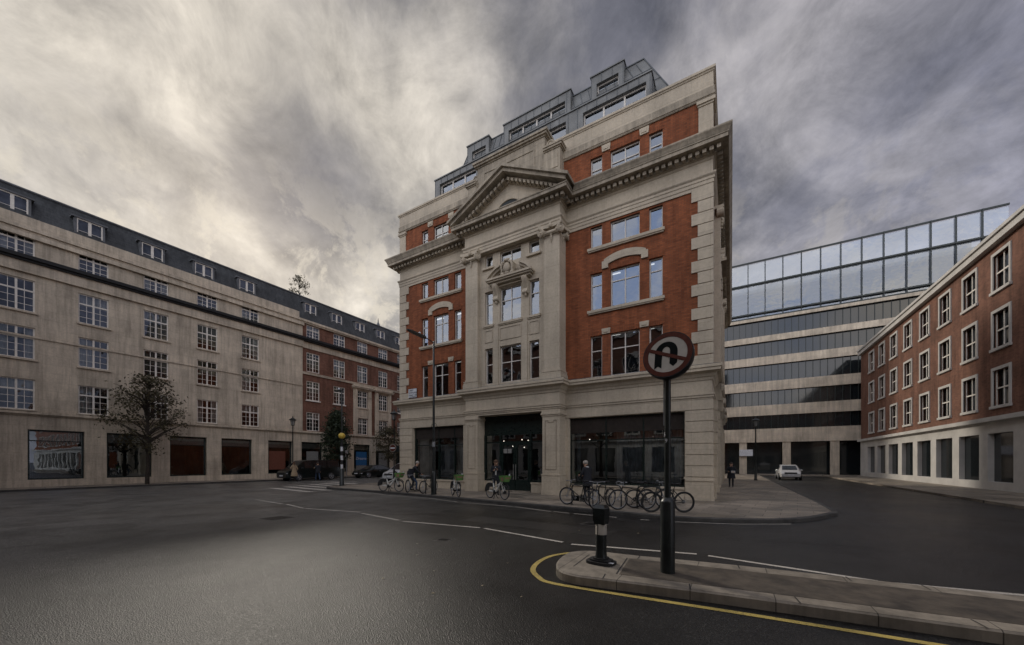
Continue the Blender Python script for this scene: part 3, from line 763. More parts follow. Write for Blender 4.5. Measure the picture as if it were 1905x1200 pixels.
m = MB(); pts = [(pc+.72*cos(pi*i/16), 15.40+.54*sin(pi*i/16)) for i in range(17)]; m.prism(pts, YP-.025, YP-.03); m.build('lunette', 'interd', ped, True)
m = MB(); m.tube([(pc+.76*cos(pi*i/16), YP-.05, 15.40+.58*sin(pi*i/16)) for i in range(17)], .045, 6); m.build('lunette_rim', 'stone', ped, True)
# ---- attic block behind the pediment, with shoulders
m = MB(); m.box(-12.75, -8.42, 17.62, 18.9, 15.5, 18.86); m.box(-12.80, -8.37, 17.57, 18.95, 18.86, 18.93); m.box(-12.90, -8.27, 17.47, 19.05, 18.93, 19.03); m.box(-12.97, -8.20, 17.40, 19.1, 19.03, 19.14); m.box(-12.90, -8.27, 17.46, 19.05, 19.14, 19.20)
m.box(-12.3, -9.0, 17.585, 17.63, 18.40, 18.46); m.box(-12.3, -12.22, 17.59, 17.63, 16.5, 18.40); m.box(-9.08, -9.0, 17.59, 17.63, 16.5, 18.4)
m.build('attic_block', 'stone_w', B, True)
for (a, b, s) in ((-13.35, -12.751, -1), (-8.419, -7.5, 1)):
    m = MB(); m.box(a, b, 17.5, 18.8, 15.5, 17.86)
    m.box(a-(.05 if s < 0 else 0), b+(.05 if s > 0 else 0), 17.45, 18.85, 17.86, 17.92); m.box(a-(.12 if s < 0 else 0), b+(.12 if s > 0 else 0), 17.38, 18.9, 17.92, 18.02); m.box(a-(.16 if s < 0 else 0), b+(.16 if s > 0 else 0), 17.34, 18.92, 18.02, 18.10)
    if s > 0:
        m.box(a+.12, b-.12, 17.47, 17.5, 16.9, 17.7)
    cx_ = (a+b)/2+(-.1*s)
    m.lathe((cx_-s*.05, 18.0, 18.35), [(.05, -.35), (.24, -.34), (.24, .34), (.05, .35)], 14, 'y'); m.ring((cx_-s*.05, 17.64, 18.35), .16, .025, 16, 6)
    m.prism([(cx_-.3, 18.1), (cx_+.3, 18.1), (cx_-s*.05+.1, 18.45), (cx_-s*.05-.1, 18.45)], 17.66, 18.3)
    m.build('scrolled_shoulder', 'stone_w', B, True)
# ---- broken segmental pediment over the middle window
sc = -10.34; m = MB(); yS = 17.02
m.box(sc-1.38, sc+1.38, yS+.02, CP, 11.72, 11.80); m.box(sc-1.44, sc+1.44, yS-.05, CP, 11.80, 11.90); m.box(sc-1.28, sc+1.28, yS+.14, CP, 11.62, 11.72)
m.box(sc-1.0, sc+1.0, CP-.10, CP, 11.5, 11.62)
hood = m.build('segmental_hood', 'stone', B, True)
def arcpiece(m, a0, a1, r0, r1, y0, y1, cz, cx_=sc, n=10):
    pts = [(cx_+r1*cos(a0+(a1-a0)*i/n), cz+r1*sin(a0+(a1-a0)*i/n)) for i in range(n+1)]+[(cx_+r0*cos(a1-(a1-a0)*i/n), cz+r0*sin(a1-(a1-a0)*i/n)) for i in range(n+1)]
    m.prism(pts, y0, y1)
R0 = 1.85; cz = 12.60-R0-.02; th = math.asin((11.9-cz)/R0)
for s in (0, 1):
    m = MB(); e = .42 if s == 0 else .28
    a0, a1 = (th, pi/2-e) if s == 0 else (pi/2+e, pi-th)
    arcpiece(m, a0, a1, R0-.10, R0, yS-.06, CP, cz); arcpiece(m, a0, a1, R0-.22, R0-.10, yS+.06, CP, cz); arcpiece(m, a0, a1, R0-.30, R0-.22, yS+.20, CP, cz)
    m.build('hood_arc', 'stone', hood, True)
m = MB(); m.prism([(sc-1.3, 11.9)]+[(sc+1.5*cos(pi-th-(pi-2*th)*i/12)*.9, cz+(R0-.25)*sin(pi-th-(pi-2*th)*i/12)) for i in range(1, 12)]+[(sc+1.3, 11.9)], CP-.06, CP)
m.build('hood_tympanum', 'stone_w', hood, True)
m = MB(); x = sc-.06; m.ball((x, yS+.0, 12.26), (.21, .12, .27), 14, 9)
for s in (-1, 1):
    m.tube([(x+s*.10, yS+.02, 12.58), (x+s*.26, yS-.0, 12.52), (x+s*.34, yS, 12.35), (x+s*.30, yS+.02, 12.15), (x+s*.36, yS+.05, 12.0), (x+s*.20, yS+.04, 11.93)], [.07, .08, .07, .06, .07, .05], 8)
    m.ball((x+s*.30, yS+.05, 11.97), (.12, .09, .10), 8, 6)
m.ball((x, yS-.02, 12.62), (.16, .12, .09), 10, 6); m.ball((x-.1, yS-.02, 12.68), (.08, .07, .06), 8, 6); m.ball((x+.12, yS-.02, 12.66), (.09, .07, .06), 8, 6); m.box(x-.34, x+.34, yS+.08, CP, 11.9, 12.55)
m.ball((x, yS+.02, 11.98), (.14, .08, .08), 8, 6)
m.build('cartouche', 'stone', hood, True, smooth=True)
for x in (sc-.93, sc+.93):
    m = MB(); K = 14; pr = []
    for (y, z) in ((0, 11.62), (.34, 11.62), (.36, 11.52), (.32, 11.40), (.22, 11.25), (.15, 11.05), (.16, 10.97), (.22, 10.90), (.22, 10.80), (.14, 10.72), (.06, 10.72), (0, 10.80)): pr.append((CP-y, z))
    m.prism(pr, x-.14, x+.14, 'x')
    for k in (-.085, 0, .085): m.tube([(x+k, CP-.355, 11.6), (x+k, CP-.37, 11.52), (x+k, CP-.33, 11.4), (x+k, CP-.23, 11.25), (x+k, CP-.165, 11.05)], .022, 6)
    m.lathe((x, CP-.14, 10.84), [(.03, -.17), (.11, -.16), (.11, .16), (.03, .17)], 12, 'x'); m.ball((x, CP-.10, 10.70), (.08, .08, .12), 8, 6)
    m.build('scroll_bracket', 'stone', hood, True, smooth=True)
# ---- giant order on the side street front: pilasters with capitals and a hood, seen edge on
for y in (19.6, 23.6, 31.0):
    m = MB(); m.box(XR-.02, XR+.28, y, y+.8, 6.4, 13.2); m.box(XR-.02, XR+.36, y-.06, y+.86, 5.95, 6.4)
    p = m.build('side_pilaster', 'stone', B, True)
    m = MB(); m.box(XR, XR+.42, y-.12, y+.92, 13.45, 13.58)
    for yy in (y-.04, y+.84):
        m.lathe((XR+.26, yy, 13.28), [(.05, -.14), (.19, -.13), (.19, .13), (.05, .14)], 16, 'x'); m.ring((XR+.40, yy, 13.28), .13, .02, 16, 6, 'x')
    for k in range(4): m.ball((XR+.32, y+.4, 13.2-.14*k), .08-.012*k, 8, 6)
    m.build('capital', 'stone', p, True, smooth=True)
m = MB(); m.box(XR, XR+.5, 21.0, 22.9, 11.7, 11.85); m.prism([(21.0, 11.85), (22.9, 11.85), (21.95, 12.5)], XR, XR+.42, 'x'); m.box(XR, XR+.3, 21.2, 21.4, 10.9, 11.7); m.box(XR, XR+.3, 22.5, 22.7, 10.9, 11.7); m.build('side_hood', 'stone', B, True)
m = MB()
for y in (20.4, 25.0, 29.6, 34.2): m.box(XR, XR+.30, y, y+.3, 4.75, 5.6); m.ball((XR+.28, y+.15, 5.35), (.16, .18, .22), 8, 6); m.ball((XR+.20, y+.15, 5.0), (.14, .15, .2), 8, 6)
m.build('scroll_bracket', 'stone_w', B, True)
# ---- zinc mansard
RB = MB()
bx0, bx1, tx0, tx1 = -18.2, -2.62, -15.95, -4.08
vb = [(bx0, 20.05, 19.6), (bx1+.35, 20.05, 19.6), (bx1+.35, 38, 19.6), (bx0, 38, 19.6)]
RB = MB().add([(-17.7, 19.9, 18.5), (-1.5, 19.9, 18.5), (-1.5, 39, 18.5), (-17.7, 39, 18.5), (tx0, 21.05, 23.72), (tx1, 21.05, 23.72), (tx1, 37, 23.72), (tx0, 37, 23.72)],
              [(0, 1, 5, 4), (1, 2, 6, 5), (2, 3, 7, 6), (3, 0, 4, 7), (4, 5, 6, 7)])
rf = RB.build('mansard_roof', 'zinc', B, True)
m = MB()
def seam(p, q, r=.018): m.tube([p, q], r, 4)
for k in range(27):
    t = k/26; seam((-17.7+16.2*t, 19.88, 18.5), (tx0+(tx1-tx0)*t, 21.03, 23.72))
for k in range(10):
    y0, y1 = 19.9+1.3*k, 21.05+1.2*k; seam((-1.48, y0, 18.5), (tx1+.02, y1, 23.72))
for z in (21.9, 22.8):
    t = (z-18.5)/5.22; seam((-17.7+(tx0+17.7)*t, 19.87+1.15*t, z), (-1.5+(tx1+1.5)*t, 19.87+1.15*t, z), .014)
seam((tx0, 21.03, 23.74), (tx1, 21.03, 23.74), .04); seam((tx1, 21.05, 23.74), (-1.5, 19.9, 18.5), .035); seam((tx1, 21.05, 23.74), (tx1, 37, 23.74), .04)
m.build('roof_seams', 'zinc_seam', rf, True)
def zbox(name, a, b, yf, yb, z0, z1, wins, wz0, wz1, seams=.55, sillz=None):
    F = Ffront(yf); m = MB(F)
    wall_grid(m, a, b, z0, z1, [(u0, u1, wz0, wz1) for u0, u1, *_ in wins], depth=.30)
    m.F = None
    m.add([(a, yf, z0), (a, yb, z0), (a, yb, z1), (a, yf, z1), (b, yf, z0), (b, yb, z0), (b, yb, z1), (b, yf, z1)], [(0, 1, 2, 3), (4, 7, 6, 5), (3, 2, 6, 7)])
    m.box(a-.05, b+.05, yf-.06, yb, z1+.003, z1+.07)
    o = m.build(name, 'zinc', B, True)
    s = MB(); x = a+.02
    while x < b:
        inside = any(u0-.02 < x < u1+.02 for u0, u1, *_ in wins)
        s.box(x-.012, x+.012, yf-.022, yf, wz1+.02 if inside else z0, z1)
        if inside and wz0-z0 > .15: s.box(x-.012, x+.012, yf-.022, yf, z0, wz0-.02)
        x += seams
    y = yf+.3
    while y < yb: s.box(b, b+.02, y-.012, y+.012, z0, z1); y += .5
    s.build('dormer_seams', 'zinc_seam', o, True)
    for u0, u1, n in wins:
        mv = tuple(u0+(u1-u0)*i/n for i in range(1, n))
        window(F, o, u0, u1, wz0, wz1, d=-.20, vs=mv, fw=.07, bar=.09, name='dormer_window')
    return o
zbox('lower_dormer', -17.83, -3.45, 19.6, 21.6, 19.2, 21.40, [(-17.4, -14.3, 3), (-13.2, -11.9, 2), (-9.1, -8.05, 1), (-7.04, -3.70, 3)], 19.75, 21.04)
zbox('upper_dormer', -6.95, -5.08, 20.7, 24, 21.9, 23.86, [(-6.62, -5.38, 1)], 22.5, 23.38, .6)
zbox('upper_dormer', -12.87, -8.2, 20.7, 24, 21.9, 23.86, [(-12.5, -8.55, 4)], 22.4, 23.38, .55)
zbox('upper_dormer', -15.85, -14.05, 20.7, 24, 21.9, 23.72, [(-15.45, -14.3, 1)], 22.4, 23.25, .6)
# flat leadwork behind the parapet
MB().box(XL+.1, XR-.1, YF+.3, 41.8, 18.35, 18.45).build('flat_roof', 'lead', B, True)

# street nameplate on the brickwork
np_ = thing('street_nameplate', 'white street nameplate with black capitals fixed to the brick beside the left quoins', 'street sign', (-18.34, YF-.03, 6.38))
m = MB(); m.box(-.37, .37, -.015, .015, -.29, .29); o = m.build('plate', 'plate', np_)
m = MB(); m.box(-.385, .385, -.012, .02, .29, .305); m.box(-.385, .385, -.012, .02, -.305, -.29); m.box(-.385, -.37, -.012, .02, -.29, .29); m.box(.37, .385, -.012, .02, -.29, .29); m.build('rim', 'black', np_)
Rx = Matrix.Rotation(radians(90), 4, 'X')
for i, (t, x, mat) in enumerate((('GREAT', -.32, 'ink'), ('PORTLAND', -.32, 'ink'), ('STREET', -.32, 'ink'), ('W1', .18, 'ink'))):
    z = (.185, .02, -.145, -.145)[i]
    text_mesh('lettering', t, .155, mat, np_, Matrix.Translation((x, -.018, z)) @ Rx @ Matrix.Diagonal((.86, 1, 1, 1)), align='LEFT')
text_mesh('lettering', 'CITY OF WESTMINSTER', .055, 'ink', np_, Matrix.Translation((0, -.018, -.25)) @ Rx)
# hoop bracket over the left shop
hb = MB().ring((-16.2, YF-.28, 4.0), .24, .018, 20, 6, 'y', 0, pi); tag(hb.build('hanging_bracket', 'black', None, smooth=True), 'thin black half-hoop bracket projecting above the left shop window', 'bracket')
M['tar'] = plain('tar_seal', (.010, .010, .010), .3, 0, .3, 5)
M['tar_patch'] = plain('tar_patch', (.017, .016, .0155), .42, 0, .5, 30, bmp=.8)
ROADPT = [(-5.71, 6.56)]
# ================================================================ GROUND
def sheet(name, pts, z, mat, kind='structure'):
    o = MB().add([(x, y, z) for x, y in pts], [tuple(range(len(pts)))]).build(name, mat); o['kind'] = kind; return o
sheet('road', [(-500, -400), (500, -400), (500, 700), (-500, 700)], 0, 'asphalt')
def smoothpath(P, n=4):
    out = []
    for i in range(len(P)-1):
        p0, p1, p2, p3 = [Vector(P[max(0, min(len(P)-1, i+k))]) for k in (-1, 0, 1, 2)]
        for j in range(n):
            t = j/n; q = .5*((2*p1)+(-p0+p2)*t+(2*p0-5*p1+4*p2-p3)*t*t+(-p0+3*p1-3*p2+p3)*t**3); out.append((q.x, q.y))
    out.append(tuple(P[-1])); return out
def raised(name, kerbpath, inner, h, top, kerbmat, kw=.16, dips=None):
    """a paved area: top sheet, a kerb of real height along one edge"""
    P = kerbpath
    o = MB().prism(P+inner, -.05, h, 'z').build(name, top); structure(o)
    k = MB().sweep(P, [(.0, -.05), (.0+kw*.0, h+.004), (.0, h+.004), (kw-.02, h+.004), (kw, h-.02), (kw, -.05)], True).build('kerb', kerbmat); structure(k)
    return o
KP = smoothpath([(-24.2, 60), (-24.2, 30), (-24.2, 19), (-24.2, 16.8), (-23.7, 15.6), (-22.8, 15.0), (-21.4, 14.85), (-19.84, 14.85), (-13.81, 14.22), (-6.2, 13.17), (-3.6, 12.78), (-1.5, 12.52), (.1, 12.9), (1.5, 13.8), (2.6, 15.6), (3.0, 17.8), (3.0, 30), (3.0, 60)])
raised('pavement', KP, [], .12, 'paving', 'kerb_dark')
FK = [(-37.0, -60), (-37.0, 80)][::-1]
o = MB().prism([(-37.0, -60), (-37.0, 100), (-60, 100), (-60, -60)], -.05, .12, 'z').build('pavement', 'paving'); structure(o)
o = MB().box(-37.0, -36.84, -60, 100, -.05, .123).build('kerb', 'kerb_dark'); structure(o)
o = MB().box(-60, 60, -12, -.5, -.05, .12).build('pavement', 'paving'); structure(o)
o = MB().box(-60, 60, -.5, -.34, -.05, .123).build('kerb', 'kerb_dark'); structure(o)
o = MB().box(9.5, 60, 14.2, 62, -.05, .12).build('pavement', 'paving'); structure(o)
o = MB().box(3.0, 30, 58, 80, -.06, .11).build('pavement', 'paving'); structure(o)
# ---- painted lines
def stripe(m, p, q, w, z=.004):
    a, b = Vector(p), Vector(q); t = (b-a).normalized(); n = Vector((-t.y, t.x))*w/2
    m.add([(*(a-n), z), (*(b-n), z), (*(b+n), z), (*(a+n), z)], [(0, 1, 2, 3)])
m = MB()
for p, q in (((-19.5, 9.0), (-16.4, 8.6)), ((-16.23, 8.67), (-14.2, 8.22)), ((-14.11, 8.24), (-11.38, 8.62)), ((-11.09, 8.47), (-8.79, 8.04)), ((-8.52, 7.96), (-5.89, 8.25)), ((-5.74, 8.24), (-3.24, 7.71)), ((-3.0, 7.62), (-.58, 8.05)), ((-.38, 8.02), (1.9, 7.6)), ((2.1, 7.6), (4.6, 8.0))): stripe(m, p, q, .10)
structure(m.build('centre_line_marking', 'pwhite'))
m = MB()
for p, q in (((-22.6, 10.6), (-20.01, 11.46)), ((-19.86, 12.03), (-19.3, 12.6)), ((-19.01, 13.04), (-18.54, 13.49)), ((-18.25, 13.95), (-17.75, 14.22)), ((-17.48, 14.12), (-15.99, 13.72)), ((-15.7, 13.66), (-12.9, 13.57)), ((-12.75, 13.58), (-10.45, 13.0)), ((-10.19, 12.96), (-7.55, 12.84)), ((-7.45, 12.80), (-5.6, 12.25)), ((-5.51, 12.27), (-4.88, 12.18)), ((-4.69, 12.14), (-3.96, 12.10)), ((-3.46, 12.04), (-3.19, 12.03)), ((-2.43, 11.94), (-2.18, 11.98))): stripe(m, p, q, .075)
stripe(m, (-1.45, 12.02), (.16, 12.5), .07); stripe(m, (.16, 12.5), (1.5, 13.3), .07)
structure(m.build('kerbside_marking', 'pwhite'))
m = MB()
for k in range(6):
    y = 13.0+1.28*k
    x0, x1 = -26.3+(.4*k), -21.3-(.25 if k == 1 else .9*max(0, k-1))
    m.add([(-27.4-.6*k, y+.28, .004), (x1-.4, y-.28, .004), (x1, y+.1, .004), (-26.8-.6*k, y+.75, .004)], [(0, 1, 2, 3)])
stripe(m, (-32.5, 19.6), (-28.6, 21.4), .3)
structure(m.build('zebra_marking', 'pwhite'))
yl = smoothpath([(-1.9, 7.10), (-2.6, 6.98), (-2.93, 6.55), (-2.98, 6.04), (-2.86, 5.53), (-2.6, 5.2), (-2.26, 5.03), (-1.15, 5.08), (.1, 5.17), (2.5, 5.3), (6.0, 5.5)], 5)
m = MB().sweep(yl, [(-.045, .004), (.045, .004)], False); structure(m.build('yellow_marking', 'pyellow'))
# ---- ironwork and reinstatement in the tarmac
def cover(name, label, x, y, a, w, l, mat='iron'):
    T = thing(name, label, 'manhole cover' if name == 'manhole_cover' else 'drain', (x, y, 0), radians(a))
    MB().box(-w/2-.05, w/2+.05, -l/2-.05, l/2+.05, -.02, .004).build('frame', 'kerb_dark', T)
    m = MB().box(-w/2, w/2, -l/2, l/2, -.02, .006); n = 6
    for i in range(n): m.box(-w/2+.03, w/2-.03, -l/2+l*(i+.3)/n, -l/2+l*(i+.62)/n, .006, .010)
    m.build('lid', 'iron', T)
M['iron'] = plain('cast_iron', (.02, .019, .018), .45, .4, .3, 9, bmp=.3)
cover('manhole_cover', 'small dark iron cover set in the tarmac left of centre', *ROADPT[0], 12, .30, .22)
cover('manhole_cover', 'square iron cover in the tarmac near the left zigzag markings', -12.5, 6.4, 5, .6, .6)
cover('road_gully', 'iron gully grating at the kerb in front of the entrance', -8.3, 13.2, -9, .42, .36)
cover('manhole_cover', 'iron cover in the carriageway beyond the bollard', -3.4, 10.4, -6, .55, .45)
structure(MB().add([(-7.2, 9.0, .002), (-2.6, 8.75, .002), (-2.5, 9.7, .002), (-7.1, 9.95, .002)], [(0, 1, 2, 3)]).build('tarmac_patch', 'tar_patch'))
m = MB()
for P in ([(-16, 10.9), (-11, 10.75), (-6.8, 10.2), (-2.2, 10.15), (2.5, 10.5)], [(-4.9, 10.0), (-4.7, 11.2), (-4.9, 12.3)], [(-2.6, 8.7), (-2.0, 7.4)], [(-2.5, 9.7), (.8, 10.0)]):
    P = smoothpath(P, 5); random.seed(len(P)); P = [(x+random.uniform(-.03, .03), y+random.uniform(-.03, .03)) for x, y in P]
    for i in range(len(P)-1): stripe(m, P[i], P[i+1], .022, .003)
structure(m.build('tar_joints', 'tar'))
# ---- traffic island
IP = smoothpath([(6.5, 7.45), (3, 7.15), (.09, 6.98), (-1.39, 6.80), (-2.2, 6.74), (-2.52, 6.5), (-2.58, 6.2), (-2.50, 5.7), (-2.32, 5.32), (-2.05, 5.15), (-1.57, 5.18), (.07, 5.38), (3, 5.65), (6.5, 6.0)], 4)[::-1]
ip = IP
def inset(P, d):
    out = []
    for i, p in enumerate(P):
        a, b = Vector(P[max(i-1, 0)]), Vector(P[min(i+1, len(P)-1)]); t = (b-a).normalized(); out.append((p[0]-t.y*d, p[1]+t.x*d))
    return out
structure(MB().prism(inset(ip, -.028), -.05, .142, 'z').build('traffic_island', 'kerb'))
kb = MB()
kb.sweep(ip[::-1], [(-.030, .10), (-.030, .1415), (-.0, .12), (.0, -.03)], True)
structure(kb.build('island_kerb', 'kerb'))
structure(MB().prism([(-1.42, 5.50), (6.3, 6.24), (6.3, 7.14), (-1.5, 6.50)], .10, .1455, 'z').build('island_infill', 'islandtop'))
m = MB()
for x in (-1.62, -.35, .95, 2.2, 3.5):
    i = min(range(len(ip)), key=lambda k: abs(ip[k][0]-x)+(0 if ip[k][1] < 6.1 else 9)); j = min(range(len(ip)), key=lambda k: abs(ip[k][0]-x-.35)+(0 if ip[k][1] > 6.35 else 9))
    stripe(m, (ip[i][0], ip[i][1]), (ip[i][0]-.03, ip[i][1]+.235), .014, .1465); stripe(m, (ip[j][0], ip[j][1]), (ip[j][0]+.02, ip[j][1]-.235), .014, .1465)
stripe(m, (-1.46, 5.5), (-1.54, 6.5), .018, .147); stripe(m, (-2.15, 5.55), (-2.18, 6.4), .012, .147)
structure(m.build('kerb_joints', 'blackrub'))

# ================================================================ LEFT BUILDING (brown brick, facing the side street)
LX = -40.0; FL = Fleft(LX)
A = thing('apartment_building', 'dark brown brick block with slate mansard and white windows across the left side street', 'building', (-44, 28, 0))
cols = [23.5+3.2*k for k in range(10)]
rows = [(5.22, 7.25), (8.58, 10.68), (11.7, 13.8), (15.3, 16.82)]
ops = [(y, y+1.48, z0, z1) for y in cols for z0, z1 in rows]
m = MB(FL); wall_grid(m, 23.0, 56, 5.0, 17.2, ops, depth=.18); m.box(55.9, 56, -12, -.2, 0, 17.0); m.build('brick_wall', 'brick_far', A, True)
cols2 = [20.6-3.4*k for k in range(1, 8)]
m = MB(FL); wall_grid(m, -6, 23.0, 5.0, 17.2, [(y, y+1.5, z0, z1) for y in cols2 for z0, z1 in rows], d=.12, depth=.3); m.box(-6, 23.0, 0, .30, 14.2, 14.9); m.box(-6, 22.98, .12, .2, 10.0, 10.12)
m.box(-6, 23.06, .12, .34, 16.5, 16.8); m.box(-6, 22.6, .1, .2, 16.8, 17.9); m.box(-6, -5.9, -12, -.2, 0, 17); m.build('stone_bay', 'stone_far', A, True)
shops = [(y, y+2.4, .6, 3.95) for y in (19.55, 22.9, 26.15, 29.35, 32.6, 35.85, 39, 42.2, 45.4)]+[(y, y+2.5, .6, 3.95) for y in (15.6, 12, 8.4, 4.8, 1.2, -2.4)]
m = MB(FL); wall_grid(m, -6, 56, .1, 5.0, shops, d=.10, depth=.4); m.build('stone_ground_floor', 'stone_far', A, True)
m = MB(FL)
for d, z0, z1 in ((.18, 4.86, 4.95), (.30, 4.95, 5.06), (.24, 5.06, 5.14)): m.box(-6, 56, -.05, d, z0, z1)
m.box(23.0, 56, -.05, .12, 11.36, 11.52); m.box(23.0, 56, -.05, .16, 11.52, 11.58)
m.box(23.06, 56, -.05, .10, 14.2, 14.88); m.box(-6, 56, -.05, .22, 16.86, 17.0); m.box(-6, 56, -.05, .34, 17.0, 17.22)
m.build('stone_courses', 'stone_far', A, True)
m = MB(FL); m.box(-6, 56, -.05, .45, 14.9, 15.05); m.box(-6, 56, -.05, .58, 15.05, 15.24); m.box(-6, 56, -.05, .52, 15.24, 15.30); m.build('dark_cornice', 'blackrub', A, True)
random.seed(3)
for y in cols:
    for z0, z1 in rows:
        if y > 43: 
            MB(FL).add([(y, -.12, z0), (y+1.48, -.12, z0), (y+1.48, -.12, z1), (y, -.12, z1)], [(0, 1, 2, 3)]).build('window', 'glass_far', A, True); continue
        a, b = y, y+1.48; tz = z0+(z1-z0)*.66; n = 3
        th = [a+(b-a)*i/6 for i in (1, 2, 4, 5)] if False else [a+.42, b-.42]
        hh = [z0+(tz-z0)*i/3 for i in (1, 2)]+([tz+(z1-tz)*.5] if z1-z0 > 1.8 else [])
        cur = random.choice([[(0, .5, .0), ], [(.0, 1, .62)], [(.0, .28, 0), (.72, 1, 0)], [(0, 1, .35)], []])
        w = window(FL, A, a, b, z0, z1, d=-.08, vs=((a+b)/2,), hs=(tz,), fw=.07, bar=.10, fm='wframe', gm='glass_far', thin=th, thinh=hh, curtain=cur)
        if z0 in (8.58,) and not 29 < y < 34: MB(FL).box(a-.1, b+.1, -.05, .12, z0-.12, z0-.003).build('sill', 'wframe', A, True)
for y in cols2:
    for z0, z1 in rows:
        tz = z0+(z1-z0)*.66
        window(FL, A, y, y+1.5, z0, z1, d=.0, vs=(y+.75,), hs=(tz,), fw=.07, bar=.1, fm='wframe', gm='glass_far', thin=(y+.42, y+1.08), thinh=(z0+(tz-z0)/3, z0+(tz-z0)*2/3), curtain=random.choice([[(0, .5, .0)], [(.0, 1, .62)], [(.0, .28, 0), (.72, 1, 0)], []]))
        MB(FL).box(y-.1, y+1.6, .10, .24, z0-.12, z0-.003).build('sill', 'stone_far', A, True)
for y in (29.9-.58, 33.1-.58):                       # the two stone window bays
    a, b = y, y+2.62; m = MB(FL); wa, wb = y+.58-.03, y+.58+1.51
    m.box(a, wa-.003, -.02, .14, 5.15, 10.75); m.box(wb+.003, b, -.02, .14, 5.15, 10.75); m.box(wa, wb, -.02, .10, 7.26, 8.56); m.box(wa, wb, -.02, .12, 10.69, 10.75)
    for k in range(6): u = wa+.12+k*.24; m.box(u, u+.10, .10, .13, 7.5, 8.2)
    m.box(a-.02, b+.02, -.02, .20, 10.75, 10.9); m.box(a-.18, b+.18, -.02, .42, 10.9, 11.04); m.box(a-.24, b+.24, -.02, .50, 11.04, 11.14); m.box(a-.10, b+.10, -.02, .34, 11.14, 11.32)
    for u in (a+.16, b-.36): m.box(u, u+.2, .14, .30, 9.9, 10.75)
    m.box(wa-.05, wb+.05, .1, .2, 8.42, 8.56)
    m.build('window_bay', 'stone_far', A, True)
m = MB()
m.prism([(LX+.10, 17.22), (LX-1.1, 20.15), (LX-1.4, 20.4), (LX-11, 20.4), (LX-12, 17.2)], -6, 56, 'y'); r_ = m.build('mansard_roof', 'slate', A, True)
MB().tube([(LX-1.08, -6, 20.18), (LX-1.08, 56, 20.18)], .09, 6).build('roof_roll', 'lead', r_, True)
for k, y in enumerate([y-.0 for y in cols]+cols2):
    a, b = y+.0, y+1.28; m = MB(FL)
    m.box(a-.12, a, -1.3, -.30, 17.45, 19.30); m.box(b, b+.12, -1.3, -.30, 17.45, 19.30); m.box(a-.26, b+.26, -1.6, -.24, 19.30, 19.40); m.box(a, b, -1.3, -.31, 17.3, 17.55)
    dm = m.build('dormer', 'lead', A, True)
    window(FL, dm, a, b, 17.56, 19.29, d=-.36, vs=((a+b)/2,), fw=.07, bar=.16, fm='wframe', gm='glass_far', thinh=(18.45,))
m = MB().lathe((LX-1.5, 34.3, 20.3), [(.28, 0), (.20, .25), (.10, .45), (.06, .8), (.01, 1.15)], 10); m.build('roof_finial', 'lead', A, True, smooth=True)
for i, (a, b, z0, z1) in enumerate(shops):
    d = -.22; m = MB(FL); m.box(a, a+.10, d, d+.1, z0, z1); m.box(b-.1, b, d, d+.1, z0, z1); m.box(a+.1, b-.1, d, d+.1, z0, z0+.1); m.box(a+.1, b-.1, d, d+.1, z1-.12, z1); m.box(a+.1, b-.1, d+.01, d+.08, 3.18, 3.24)
    w = m.build('shop_window', 'fasc', A, True)
    MB(FL).add([(a+.05, d+.03, z0), (b-.05, d+.03, z0), (b-.05, d+.03, z1), (a+.05, d+.03, z1)], [(0, 1, 2, 3)]).build('pane', 'shopglass', w, True)
    if i % 3 != 3: MB(FL).box(a+.1, b-.1, d-.1, d-.06, 3.25, 3.82).build('shop_blind', 'pgrey', w, True)
    if i == 3:
        MB(FL).box(a+.5, b-.35, d+.035, d+.05, 1.35, 3.05).build('poster', 'blue', w, True, label='blue window poster with white script lettering')
        Rl = Matrix.Rotation(radians(90), 4, 'Z') @ Matrix.Rotation(radians(90), 4, 'X')
        text_mesh('poster_lettering', 'Dreams', .48, 'plate', w, Matrix.Translation((LX+d+.056, (a+b)/2+.05, 2.2)) @ Rl @ Matrix(((1, .25, 0, 0), (0, 1, 0, 0), (0, 0, 1, 0), (0, 0, 0, 1))), world=True)
        MB(FL).box(a+.5, b-.35, d+.035, d+.05, .75, 1.33).build('poster', 'pgrey', w, True)
    elif i == 2: MB(FL).box(a+1.3, b-.5, d+.035, d+.05, 2.2, 2.9).build('poster', 'blue', w, True)
    elif i == 0: MB(FL).box(a+.2, b-.6, d+.035, d+.05, 1.0, 2.9).build('poster', 'orange', w, True)
    elif i in (1, 4): MB(FL).box(a+.7, b-.35, d+.035, d+.05, .75, 2.95).build('poster', 'pgrey', w, True)
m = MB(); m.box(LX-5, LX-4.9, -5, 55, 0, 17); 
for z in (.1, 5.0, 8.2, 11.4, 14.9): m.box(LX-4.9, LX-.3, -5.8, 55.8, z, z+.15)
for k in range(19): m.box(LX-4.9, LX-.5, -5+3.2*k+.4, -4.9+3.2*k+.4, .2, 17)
m.build('interior', 'interd', A, True)

